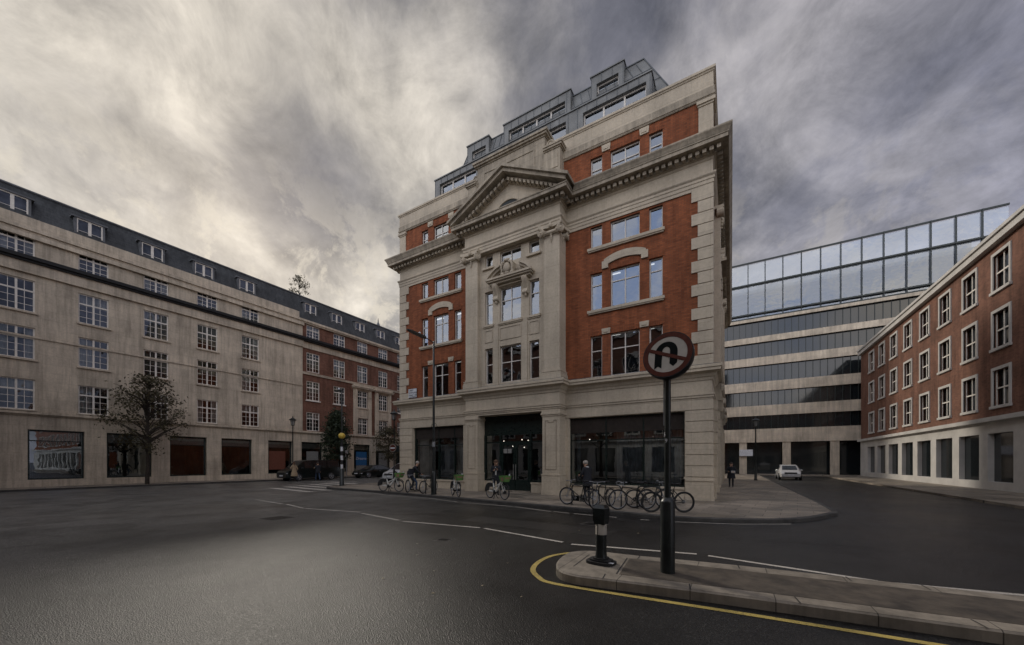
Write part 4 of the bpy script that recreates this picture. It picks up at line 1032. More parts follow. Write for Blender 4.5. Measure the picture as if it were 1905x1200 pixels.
# ================================================================ FAR BUILDING closing the right-hand side street, and neighbours
Fb = Ffront(62)
G_ = thing('office_block', 'pale banded modern office block with strip windows closing the right side street', 'building', (4, 62, 0))
m = MB(Fb)
for z0, z1 in ((4.5, 6.35), (8.2, 9.6), (11.6, 12.9), (15.2, 16.3), (18.4, 19.2), (21.4, 21.8)): m.box(-14, 26, -.1, .12, z0, z1)
for x in range(-14, 27, 5): m.box(x, x+.9, -.3, .0, 0, 4.5)
m.build('stone_bands', 'stone_far', G_, True)
m = MB(Fb); m.box(-14, 26, -9, -1.2, 0, 4.5); m.box(-14, 26, -.4, -.3, 4.5, 21.8); m.box(-14, 26, -9, -8.5, 4.5, 27)
m.build('window_strips', 'carglass', G_, True)
m = MB(Fb)
for i in range(54):
    x = -14+i*.75
    m.box(x, x+.06, -.3, -.22, 4.5, 21.4)
for z in (21.8, 22.4, 26.6): m.box(-14, 26, -.3, .1, z, z+.18)
for i in range(20): m.box(-14+i*2, -13.9+i*2, -.3, 0, 22, 29.9)
m.box(-14, 26, -.2, -.05, 29.7, 29.9); m.build('mullions', 'fasc', G_, True)
MB(Fb).add([(-14, -.25, 22), (26, -.25, 22), (26, -.25, 29.6), (-14, -.25, 29.6)], [(0, 1, 2, 3)]).build('glazed_top', 'glass', G_, True)
MB(Fb).box(-14, 26, -8, -7.5, 22, 29.6).box(-14, 26, -8, -.4, 25.6, 26).build('top_floor_interior', 'inter', G_, True)
MB(Fb).box(1.0, 2.6, -.2, .3, 2.6, 3.5).build('projecting_sign', 'plate', G_, True)

def terrace(name, label, F, u0, u1, H, par_loc, mat, st=3.3, rowh=3.4, u_start=1.0, base=4.2, roofd=9):
    T = thing(name, label, 'building', par_loc)
    n = int((u1-u0-u_start)/st); rr = [base+.9+rowh*i for i in range(int((H-base)/rowh))]
    o = [(u0+u_start+st*k, u0+u_start+st*k+1.5, z, z+2.1) for k in range(n) for z in rr]
    gs = [(u0+u_start+st*k-.4, u0+u_start+st*k+2.0, .6, 3.5) for k in range(n)]
    m = MB(F); wall_grid(m, u0, u1, base, H, o, depth=.2); m.box(u0, u0+.1, -roofd, -.21, 0, H); m.box(u1-.1, u1, -roofd, -.21, 0, H); m.build('brick_wall', mat, T, True)
    m = MB(F); wall_grid(m, u0, u1, .1, base, gs, d=.05, depth=.3); m.box(u0, u1, -.05, .35, base, base+.25); m.box(u0, u1, -.05, .3, H-.4, H); m.box(u0, u1, -.05, .4, H, H+.2)
    for a, b, z0, z1 in o: m.box(a-.16, a, -.05, .06, z0-.1, z1+.18); m.box(b, b+.16, -.05, .06, z0-.1, z1+.18); m.box(a, b, -.05, .06, z1, z1+.18); m.box(a-.2, b+.2, -.05, .12, z0-.16, z0)
    m.build('stone_dressings', 'plaster', T, True)
    gl = MB(F)
    for a, b, z0, z1 in o:
        fr = MB(F); fr.box(a, b, -.12, -.08, (z0+z1)/2-.04, (z0+z1)/2+.04); fr.box((a+b)/2-.03, (a+b)/2+.03, -.12, -.085, z0, z1); fr.box(a, a+.07, -.12, -.083, z0, z1); fr.box(b-.07, b, -.12, -.083, z0, z1); fr.build('window_frame', 'wframe', T, True)
    gl.box(u0+.2, u1-.2, -.35, -.22, .3, H-.1); gl.build('window_glass', 'carglass', T, True)
    m = MB(F); m.box(u0, u1, -roofd, -.1, H+.05, H+.12); m.prism([(u0, H+.1), (u1, H+.1), (u1-.2, H+2.2), (u0+.2, H+2.2)], .0, .0) if False else None
    m.build('roof', 'slate', T, True)
    return T
terrace('terrace_building', 'tall red brick terrace on the near side of the road, mirrored in the shop glass', lambda u, d, z: (u, -8+d, z), -48, 30, 17.2, (-8, -8, 0), 'brick_far')
terrace('corner_building', 'red brick corner block lining the far side of the right side street', lambda u, d, z: (13.5-d, u, z), 18, 60, 15, (14, 40, 0), 'brick_far')
terrace('brick_building', 'red brick block beyond the far kerb, right of the traffic island', lambda u, d, z: (u, 18-d, z), 13.6, 60, 15, (30, 18, 0), 'brick')
# ================================================================ NO U-TURN SIGN
T = thing('traffic_sign', 'round no U-turn sign on a black pole standing on the traffic island', 'road sign', (-.82, 5.97, .145))
MB().lathe((0, 0, 0), [(.103, 0), (.103, 1.05), (.100, 1.06), (.085, 1.09), (.052, 1.12)], 24).build('pole_base', 'black', T, smooth=True)
MB().lathe((0, 0, 0), [(.046, 1.1), (.046, 3.0), (.05, 3.0), (.05, 3.06), (.03, 3.1)], 18).build('pole', 'black', T, smooth=True)
MB().box(-.058, -.044, -.02, .02, 2.76, 2.99).box(-.06, -.044, -.008, .008, 2.2, 2.75).build('cable_clip', 'silver', T)
head = Matrix.Translation((.01, -.10, 3.235)) @ Matrix.Rotation(radians(-7), 4, 'Z') @ Matrix.Rotation(radians(-11), 4, 'X')
def hb_(mb, name, mat, par=T, **k):
    mb.v = [tuple(head@Vector(v)) for v in mb.v]; return mb.build(name, mat, par, **k)
R = .352
box_ = hb_(MB().lathe((0, 0, 0), [(R-.03, 0), (R-.004, .004), (R, .012), (R, .10), (R-.015, .16), (R-.05, .20)], 48, 'y'), 'lamp_housing', 'black', smooth=True)
hb_(MB().lathe((0, 0, 0), [(R-.012, -.002), (R-.012, .004)], 48, 'y'), 'sign_face', 'signwhite')
def annulus(r0, r1, y0, y1, n=56):
    m = MB(); vs = []; fs = []
    for i in range(n):
        a = 2*pi*i/n; c, s = cos(a), sin(a); vs += [(r0*c, y0, r0*s), (r1*c, y0, r1*s), (r1*c, y1, r1*s), (r0*c, y1, r0*s)]
    for i in range(n):
        j = (i+1) % n
        for k in range(4): fs.append((i*4+k, i*4+(k+1) % 4, j*4+(k+1) % 4, j*4+k))
    return m.add(vs, fs)
hb_(annulus(R-.075, R-.010, -.006, .0), 'red_ring', 'signred')
hb_(annulus(R-.010, R+.002, -.004, .02), 'rim', 'blackrub')
# U arrow: left leg ends in a swallow tail, right leg in a point
k = .352/465.0
def P_(x, z): return ((x-585)*k*.985, (548-z)*k*1.155)
out = [P_(348, 790), P_(348, 510)]+[P_(562+214*cos(pi-pi*i/14), 510-195*sin(pi*i/14)) for i in range(15)]+[P_(776, 715), P_(705, 772), P_(634, 715)]
inn = [P_(560+74*cos(pi*i/10), 490-83*sin(pi*i/10)) for i in range(11)]
out += inn+[P_(486, 785), P_(417, 742)]
hb_(MB().prism(out, -.0045, -.0005), 'arrow', 'ink')
a0, a1 = P_(180, 410), P_(955, 692); v_ = Vector((a1[0]-a0[0], a1[1]-a0[1])).normalized(); nn_ = Vector((-v_.y, v_.x))*.026
hb_(MB().prism([(a0[0]+nn_.x, a0[1]+nn_.y), (a1[0]+nn_.x, a1[1]+nn_.y), (a1[0]-nn_.x, a1[1]-nn_.y), (a0[0]-nn_.x, a0[1]-nn_.y)], -.0085, -.0045), 'slash', 'signred')
Rx = Matrix.Rotation(radians(90), 4, 'X')
text_mesh('numeral', '9', .085, 'plate', T, Matrix.Rotation(radians(-18), 4, 'Z') @ Matrix.Translation((0, -.0475, 1.965)) @ Rx, .002)
text_mesh('numeral', '5', .085, 'plate', T, Matrix.Rotation(radians(-52), 4, 'Z') @ Matrix.Translation((0, -.0475, 2.06)) @ Rx, .002)

# ================================================================ BOLLARD
T = thing('bollard', 'black island bollard with a reflective white band and a rubber foot', 'bollard', (-1.83, 5.96, .142), radians(-8))
q = []
for i in range(16):
    a = 2*pi*i/16; q.append((.235*math.copysign(abs(cos(a))**.6, cos(a)), .17*math.copysign(abs(sin(a))**.6, sin(a))))
m = MB(); m.prism(q, 0, .045, 'z'); m.prism([(x*.8, y*.78) for x, y in q], .045, .075, 'z'); m.prism([(x*.5, y*.7) for x, y in q], .075, .10, 'z')
m.build('foot', 'blackrub', T)
MB().box(.17, .24, -.10, -.04, .046, .052).build('foot_label', 'plate', T)
MB().lathe((0, 0, 0), [(.105, .08), (.092, .14), (.088, .2), (.088, .56)], 20).build('post', 'black', T, smooth=True)
MB().lathe((0, 0, 0), [(.0905, .475), (.0905, .645)], 20).build('reflective_band', 'signwhite', T, smooth=True)
m = MB().box(-.026, -.018, -.0935, -.05, .475, .645); m.build('band_seam', 'blackrub', T)
h = MB(); ring = lambda w, d, z: [(-w, -d, z), (w, -d, z), (w, d, z), (-w, d, z)]
L_ = [(.084, .084, .64), (.088, .088, .67), (.100, .095, .73), (.102, .10, .90), (.097, .092, .905), (.075, .06, .955)]
vs = []; fs = []
for w, d, z in L_: vs += ring(w, d, z)
for i in range(len(L_)-1):
    for j in range(4): fs.append((i*4+j, i*4+(j+1) % 4, (i+1)*4+(j+1) % 4, (i+1)*4+j))
fs.append(tuple(range(len(vs)-4, len(vs)))); h.add(vs, fs).build('head', 'black', T)

# ================================================================ STREET LIGHTS
T = thing('street_light', 'tall black street light with a flat arm on the pavement before the left shop window', 'street light', (-13.12, 14.32, .12))
MB().lathe((0, 0, 0), [(.15, 0), (.15, .05), (.135, .06), (.13, 1.12), (.10, 1.18), (.075, 1.2)], 18).build('pole_base', 'black', T, smooth=True)
MB().lathe((0, 0, 0), [(.072, 1.18), (.06, 4), (.048, 7.82), (.03, 7.86)], 14).build('pole', 'black', T, smooth=True)
MB().tube([(0, 0, 7.76), (-.02, -.35, 7.85), (-.05, -.62, 7.90)], .022, 8).build('arm', 'black', T, smooth=True)
m = MB(); L_ = [(-.5, .05, .03), (-.62, .11, .05), (-1.2, .13, .045), (-1.62, .12, .03), (-1.75, .05, .015)]
vs = []; fs = []
for y, w, t in L_: zc = 7.88+.05*(-.5-y); vs += [(-.05-w, y, zc-t), (-.05+w, y, zc-t), (-.05+w*.7, y, zc+t), (-.05-w*.7, y, zc+t)]
for i in range(len(L_)-1):
    for j in range(4): fs.append((i*4+j, i*4+(j+1) % 4, (i+1)*4+(j+1) % 4, (i+1)*4+j))
fs += [(0, 1, 2, 3), (19, 18, 17, 16)]; m.add(vs, fs).build('lamp_head', 'black', T)
MB().ball((-.05, -.95, 8.0), .06, 10, 7).build('photocell', 'plate', T, smooth=True)
MB().lathe((0, 0, 0), [(.076, 2.45), (.076, 2.7)], 12).build('band', 'silver', T)

T = thing('beacon_light', 'black lamp post with a yellow crossing globe and black and white banded shaft', 'crossing beacon', (-23.55, 16.35, .12))
MB().lathe((0, 0, 0), [(.17, 0), (.17, .05), (.155, .07), (.15, 1.12), (.09, 1.2)], 16).build('pole_base', 'black', T, smooth=True)
for i in range(6):
    MB().lathe((0, 0, 0), [(.085, 1.18+.31*i), (.085, 1.49+.31*i)], 14).build('shaft_band', 'plate' if i % 2 == 0 else 'blackrub', T, smooth=True)
MB().lathe((0, 0, 0), [(.045, 3.04), (.045, 3.3)], 12).build('neck', 'black', T, smooth=True)
MB().ball((0, 0, 3.50), (.23, .23, .21), 20, 12).build('globe', 'yellow', T, smooth=True)
MB().lathe((0, 0, 0), [(.05, 3.68), (.045, 6.75), (.02, 6.8)], 12).build('pole', 'black', T, smooth=True)
MB().box(-.75, .02, -.10, .10, 6.66, 6.74).build('lamp_head', 'black', T); MB().ball((-.32, 0, 6.82), .09, 10, 7).build('photocell', 'plate', T, smooth=True)

def lantern_post(label, loc, h, group):
    T = thing('lamp_post', label, 'lamp post', loc, 0, group)
    MB().lathe((0, 0, 0), [(.14, 0), (.14, .1), (.11, .15), (.10, .9), (.07, 1.0), (.055, 1.05), (.045, h-.9), (.06, h-.88), (.03, h-.8)], 12).build('pole', 'black', T, smooth=True)
    m = MB()
    for s in range(4):
        a = pi/4+pi/2*s; m.tube([(.15*cos(a), .15*sin(a), h-.72), (.24*cos(a), .24*sin(a), h-.22)], .016, 5)
    m.lathe((0, 0, 0), [(.05, h-.80), (.22, h-.74), (.22, h-.72)], 4); m.lathe((0, 0, 0), [(.33, h-.24), (.35, h-.20), (.18, h-.06), (.06, h), (.05, h+.08), (.01, h+.2)], 12)
    l = m.build('lantern', 'black', T); MB().lathe((0, 0, 0), [(.12, h-.71), (.20, h-.25)], 8).build('lantern_glass', 'pgrey', l)
    return T
lantern_post('traditional black lantern post on the near corner carrying the no-entry sign', (-24.5, 21.9, .12), 5.95, 'lantern posts')
lantern_post('traditional black lantern post on the far pavement behind the black van', (-37.6, 20.7, .12), 6.05, 'lantern posts')
lantern_post('slim black lantern post on the pavement far down the right side street', (1.9, 40, .12), 5.6, 'lantern posts')
T = thing('no_entry_sign', 'red no-entry disc fixed to the near corner lantern post', 'road sign', (-24.5, 21.74, 2.95), radians(18))
m = MB().lathe((0, 0, 0), [(.30, .0), (.30, .05)], 28, 'y'); m.build('disc', 'signwhite', T)
MB().lathe((0, -.004, 0), [(.275, .0), (.275, .02)], 28, 'y').build('red_face', 'signred', T); MB().box(-.21, .21, -.014, .0, -.055, .055).build('white_bar', 'plate', T)
MB().box(.12, .55, .06, .09, -.32, .22).build('back_board', 'black', T)
T = thing('parking_sign', 'small white parking plate on a thin post in front of the blue poster', 'road sign', (-37.2, 26.4, .12))
MB().lathe((0, 0, 0), [(.04, 0), (.04, 2.9)], 10).build('pole', 'silver', T, smooth=True)
MB().box(.04, .06, -.2, .2, 2.25, 2.95).build('plate', 'plate', T)

# ================================================================ BICYCLES
def tube_to(m, pts, r, n=6): m.tube(pts, r, n)
def wheel(par, x, y, R=.34, tyre=.022, mud=False, spokes=14, rimmat='silver', fat=False):
    w = MB().ring((x, y, R), R-tyre, tyre, 32, 6, 'y').build('wheel', 'blackrub', par, smooth=True)
    MB().ring((x, y, R), R-2.1*tyre, .011, 28, 5, 'y').build('rim', rimmat, w, smooth=True)
    m = MB()
    for k in range(spokes):
        a = 2*pi*k/spokes+.1; s = .022 if k % 2 else -.022
        m.tube([(x+.02*cos(a+.6), y+s, R+.02*sin(a+.6)), (x+(R-.05)*cos(a), y, R+(R-.05)*sin(a))], .0022, 3)
    m.lathe((x, y, R), [(.012, -.05), (.03, -.035), (.02, -.02), (.02, .02), (.03, .035), (.012, .05)], 8, 'y'); m.build('spokes', 'silver', w)
    return w
def hire_bike(label, loc, rz, steer=0.0, basket_flip=False, bag=False):
    T = thing('hire_bicycle', label, 'bicycle', loc, rz, 'white hire bicycles with green baskets')
    wheel(T, -.53, 0, .34, .024); wheel(T, .58, 0, .34, .024)
    MB().lathe((.58, 0, .34), [(.02, -.06), (.07, -.05), (.07, .05), (.02, .06)], 12, 'y').build('hub_motor', 'blackrub', T)
    m = MB(); m.tube([(.40, 0, .92), (.36, 0, .80), (.10, 0, .48), (-.08, 0, .33)], [.035, .055, .058, .05], 10)
    m.tube([(-.16, 0, .32), (-.25, 0, .60), (-.27, 0, .70)], .03, 8); m.tube([(.33, 0, .74), (.02, 0, .62), (-.22, 0, .52)], [.026, .026, .022], 8)
    m.build('frame', 'lime_white', T, smooth=True)
    m = MB()
    for s in (-.055, .055): m.tube([(-.12, s*.6, .32), (-.30, s, .335), (-.53, s, .34)], [.03, .035, .018], 7)
    m.box(-.52, -.14, .05, .075, .29, .38); m.build('chain_case', 'lime_white', T, smooth=True)
    m = MB()
    for s in (-.05, .05): m.tube([(.41, s*.7, .70), (.45, s, .62), (.58, s, .34)], [.018, .018, .012], 6)
    m.tube([(.36, 0, 1.02), (.41, 0, .70)], .022, 8); m.build('fork', 'lime_white', T, smooth=True)
    m = MB(); pts = []
    for i in range(9): a = radians(60+110*i/8)
    arc = [(-.53+.385*cos(radians(a)), .34+.385*sin(radians(a))) for a in range(45, 186, 14)]
    arc2 = [(-.53+.10*cos(radians(a)), .34+.18*sin(radians(a))+.05) for a in range(185, 44, -14)]
    m.prism(arc+[(x, z) for x, z in arc2], -.035, .035); m.prism([(.58+.385*cos(radians(a)), .34+.385*sin(radians(a))) for a in range(30, 150, 12)]+[(.58+.37*cos(radians(a)), .34+.37*sin(radians(a))) for a in range(150, 30, -12)], -.03, .03)
    m.build('mudguard', 'blackrub', T)
    m = MB(); m.tube([(.36, 0, 1.02), (.33, .04, 1.08), (.30, .22, 1.10), (.16, .30, 1.06)], .014, 6); m.tube([(.36, 0, 1.02), (.33, -.04, 1.08), (.30, -.22, 1.10), (.16, -.30, 1.06)], .014, 6)
    m.tube([(.20, .28, 1.07), (.10, .31, 1.05)], .02, 6); m.tube([(.20, -.28, 1.07), (.10, -.31, 1.05)], .02, 6); m.ball((.36, .0, 1.12), (.05, .03, .04), 8, 6); m.build('handlebar', 'blackrub', T, smooth=True)
    m = MB(); m.tube([(-.27, 0, .70), (-.31, 0, .90)], .016, 6); m.build('seat_post', 'silver', T)
    m = MB(); m.ball((-.38, 0, .93), (.13, .09, .035), 12, 6); m.ball((-.24, 0, .93), (.13, .04, .03), 10, 6); m.build('saddle', 'blackrub', T, smooth=True)
    # basket: green shell tapering downwards with a dark front plate
    m = MB(); a, b = (.46, .22, .17, .82, 1.08), 0
    bot = [(.47, -.15), (.74, -.13), (.74, .13), (.47, .15)]; top = [(.43, -.22), (.84, -.19), (.84, .19), (.43, .22)]
    m.add([(x, y, .80) for x, y in bot]+[(x, y, 1.06) for x, y in top]+[(x*.98+.012, y*.93, 1.06) for x, y in top]+[(x*.98+.012, y*.9, .82) for x, y in bot],
          [(3, 2, 1, 0)]+[(i, (i+1) % 4, 4+(i+1) % 4, 4+i) for i in range(4)]+[(4+i, 4+(i+1) % 4, 8+(i+1) % 4, 8+i) for i in range(4)]+[(8+i, 8+(i+1) % 4, 12+(i+1) % 4, 12+i) for i in range(4)]+[(12, 13, 14, 15)])
    bk = m.build('basket', 'green', T)
    MB().add([(.755, -.11, .85), (.755, .11, .85), (.822, .14, 1.0), (.822, -.14, 1.0)], [(0, 1, 2, 3)]).add([(.55, -.163, .84), (.70, -.152, .84), (.74, -.185, 1.0), (.55, -.197, 1.0)], [(0, 1, 2, 3)]).build('basket_plate', 'tan', bk)
    MB().ball((.80, .1, 1.09), (.03, .03, .05), 8, 6).build('lamp', 'plate', bk)
    m = MB(); m.lathe((-.12, 0, .31), [(.02, -.09), (.085, -.06), (.085, .06), (.02, .09)], 12, 'y'); m.tube([(-.12, .07, .31), (-.02, .13, .18)], .012, 5); m.tube([(-.12, -.07, .31), (-.22, -.13, .44)], .012, 5); m.box(-.07, .03, .11, .2, .165, .185); m.box(-.27, -.17, -.2, -.11, .43, .45); m.build('crank', 'blackrub', T)
    m = MB(); m.tube([(-.15, 0, .28), (.0, -.17, .0)], .014, 6); m.tube([(-.15, 0, .28), (-.12, .17, .0)], .014, 6); m.build('kickstand', 'blackrub', T)
    MB().tube([(-.30, 0, .60), (-.50, 0, .76), (-.74, 0, .76)], .012, 6).build('rack', 'silver', T)
    return T
def bike(label, loc, rz, body='black', R=.345, drop=False, tyre=.027, rim='silver', basket=False, fork='silver', guard=False):
    T = thing('bicycle', label, 'bicycle', loc, rz, 'bicycles locked along the kerb')
    wheel(T, -.52, 0, R, tyre, rimmat=rim, spokes=16); wheel(T, .54, 0, R, tyre, rimmat=rim, spokes=16)
    m = MB(); r = .017
    for p in ([(-.08, 0, .29), (-.20, 0, .80)], [(.37, 0, .80), (-.18, 0, .74)], [(.40, 0, .66), (-.08, 0, .29)], [(.36, 0, .84), (.41, 0, .62)]): m.tube(p, r, 8)
    for s in (-.05, .05): m.tube([(-.08, s*.5, .29), (-.52, s, R)], .010, 5); m.tube([(-.18, s*.4, .74), (-.52, s, R)], .009, 5)
    m.build('frame', body, T, smooth=True)
    m = MB()
    for s in (-.05, .05): m.tube([(.41, s*.6, .64), (.43, s, .58), (.54, s, R)], [.016, .015, .010], 6)
    m.build('fork', fork, T, smooth=True)
    m = MB(); m.tube([(.36, 0, .84), (.34, 0, .93), (.42, 0, .95)], .014, 6)
    m.tube([(.40, -.30, .97), (.43, -.1, .95), (.43, .1, .95), (.40, .30, .97)] if not drop else [(.36, -.2, .85), (.50, -.2, .88), (.52, -.2, .95), (.42, -.2, .97), (.42, .2, .97), (.52, .2, .95), (.50, .2, .88), (.36, .2, .85)], .012, 6)
    m.tube([(.40, .30, .97), (.34, .31, .97)], .017, 6); m.tube([(.40, -.30, .97), (.34, -.31, .97)], .017, 6)
    m.tube([(.43, .1, .95), (.50, .06, .85), (.42, 0, .72)], .004, 4); m.tube([(.43, -.1, .95), (.49, -.06, .8), (.42, 0, .66)], .004, 4); m.build('handlebar', 'silver' if fork == 'silver' else 'blackrub', T, smooth=True)
    m = MB(); m.tube([(-.20, 0, .80), (-.23, 0, .92)], .013, 6); m.ball((-.32, 0, .945), (.11, .08, .03), 10, 6); m.ball((-.18, 0, .945), (.12, .03, .025), 10, 6); m.build('saddle', 'blackrub', T, smooth=True)
    m = MB(); m.ring((-.08, -.055, .29), .09, .008, 20, 5); m.tube([(-.08, -.07, .29), (.02, -.10, .16)], .010, 5); m.tube([(-.08, .07, .29), (-.18, .10, .42)], .010, 5); m.box(-.04, .06, -.19, -.10, .145, .165); m.box(-.23, -.13, .10, .19, .415, .435)
    m.ring((-.52, -.05, R), .05, .01, 14, 5); m.tube([(-.08, -.055, .38), (-.52, -.05, R+.05)], .005, 4); m.tube([(-.08, -.055, .20), (-.52, -.05, R-.05)], .005, 4); m.build('crankset', 'blackrub', T)
    if guard:
        m = MB()
        for x in (-.52, .54): m.ring((x, 0, R), R+.03, .012, 16, 5, 'y', radians(20), radians(165))
        m.build('mudguard', 'blackrub', T)
    if basket:
        m = MB(); m.tube([(-.2, 0, .74), (-.72, 0, .74)], .01, 5); m.tube([(-.7, 0, .74), (-.52, .05, R)], .008, 5); m.build('rack', 'blackrub', T)
    return T
hz = .12
hire_bike('white hire bicycle with green basket parked side-on, nearest the left building corner', (-16.5, 14.5, hz), radians(8))
hire_bike('white hire bicycle with green basket turned three-quarters in front of the left pillar', (-11.6, 14.2, hz), radians(-36))
hire_bike('white hire bicycle with green basket standing before the entrance doors', (-9.1, 14.05, hz), radians(-21))
bike('dark bicycle parked end-on beside the leaning cyclist', (-15.35, 14.95, hz), radians(-65), guard=True, basket=True)
bike('dark bicycle end-on at the small rack just left of the street light', (-14.05, 14.95, hz), radians(-80))
bike('bicycle with silver front fork facing left at the first cycle rack', (-5.02, 13.55, hz), radians(172), fork='silver')
bike('dark bicycle facing the road directly behind the first cycle rack', (-4.05, 13.38, hz), radians(-106), rim='silver', guard=True)
bike('bicycle with large silver-rimmed wheels turned toward the road, third from the pillar', (-2.98, 13.38, hz), radians(-143), R=.36, rim='silver', drop=True)
bike('dark bicycle crossing behind it with its rear mudguard showing', (-2.55, 14.05, hz), radians(25), guard=True)
bike('black fat-tyred mountain bicycle behind the sign pole', (-1.80, 13.18, hz), radians(-152), R=.35, tyre=.03, rim='black', fork='black')
def rack(label, loc, rz, w=.75):
    T = thing('cycle_rack', label, 'cycle rack', loc, rz, 'black hoop cycle racks')
    h = .80; r = .16
    pts = [(-w/2, 0, 0), (-w/2, 0, h-r)]+[(-w/2+r-r*cos(pi/2*i/5), 0, h-r+r*sin(pi/2*i/5)) for i in range(1, 6)]+[(w/2-r+r*sin(pi/2*i/5), 0, h-r+r*cos(pi/2*i/5)) for i in range(0, 6)]+[(w/2, 0, 0)]
    MB().tube(pts, .026, 8).build('hoop', 'black', T, smooth=True)
    MB().lathe((-w/2, 0, 0), [(.06, 0), (.06, .015)], 10).lathe((w/2, 0, 0), [(.06, 0), (.06, .015)], 10).build('flange', 'black', T)
    return T
r1 = rack('black hoop cycle rack with parking plates, nearest the right pillar', (-4.95, 13.70, hz), radians(-8), .9)
MB().box(-.40, -.10, -.07, -.05, .16, .36).build('parking_plate', 'ink', r1); MB().box(-.06, .26, -.07, -.05, .16, .36).build('cycle_plate', 'pgrey', r1)
text_mesh('letter', 'P', .17, 'plate', r1, Matrix.Translation((-.25, -.074, .26)) @ Rx, .002)
MB().ring((.03, -.074, .24), .04, .006, 14, 4).ring((.16, -.074, .24), .04, .006, 14, 4).tube([(.03, -.076, .24), (.07, -.076, .30), (.14, -.076, .30), (.16, -.076, .24)], .005, 4).tube([(.07, -.076, .30), (.095, -.076, .24), (.14, -.076, .30)], .005, 4).build('cycle_symbol', 'ink', r1)
rack('black hoop cycle rack second from the right pillar', (-3.95, 13.95, hz), radians(-8), .9)
rack('black hoop cycle rack behind the silver-wheeled bicycle', (-2.5, 13.75, hz), radians(-8), .85)
rack('black hoop cycle rack by the street light', (-13.75, 14.72, hz), radians(85), .6)

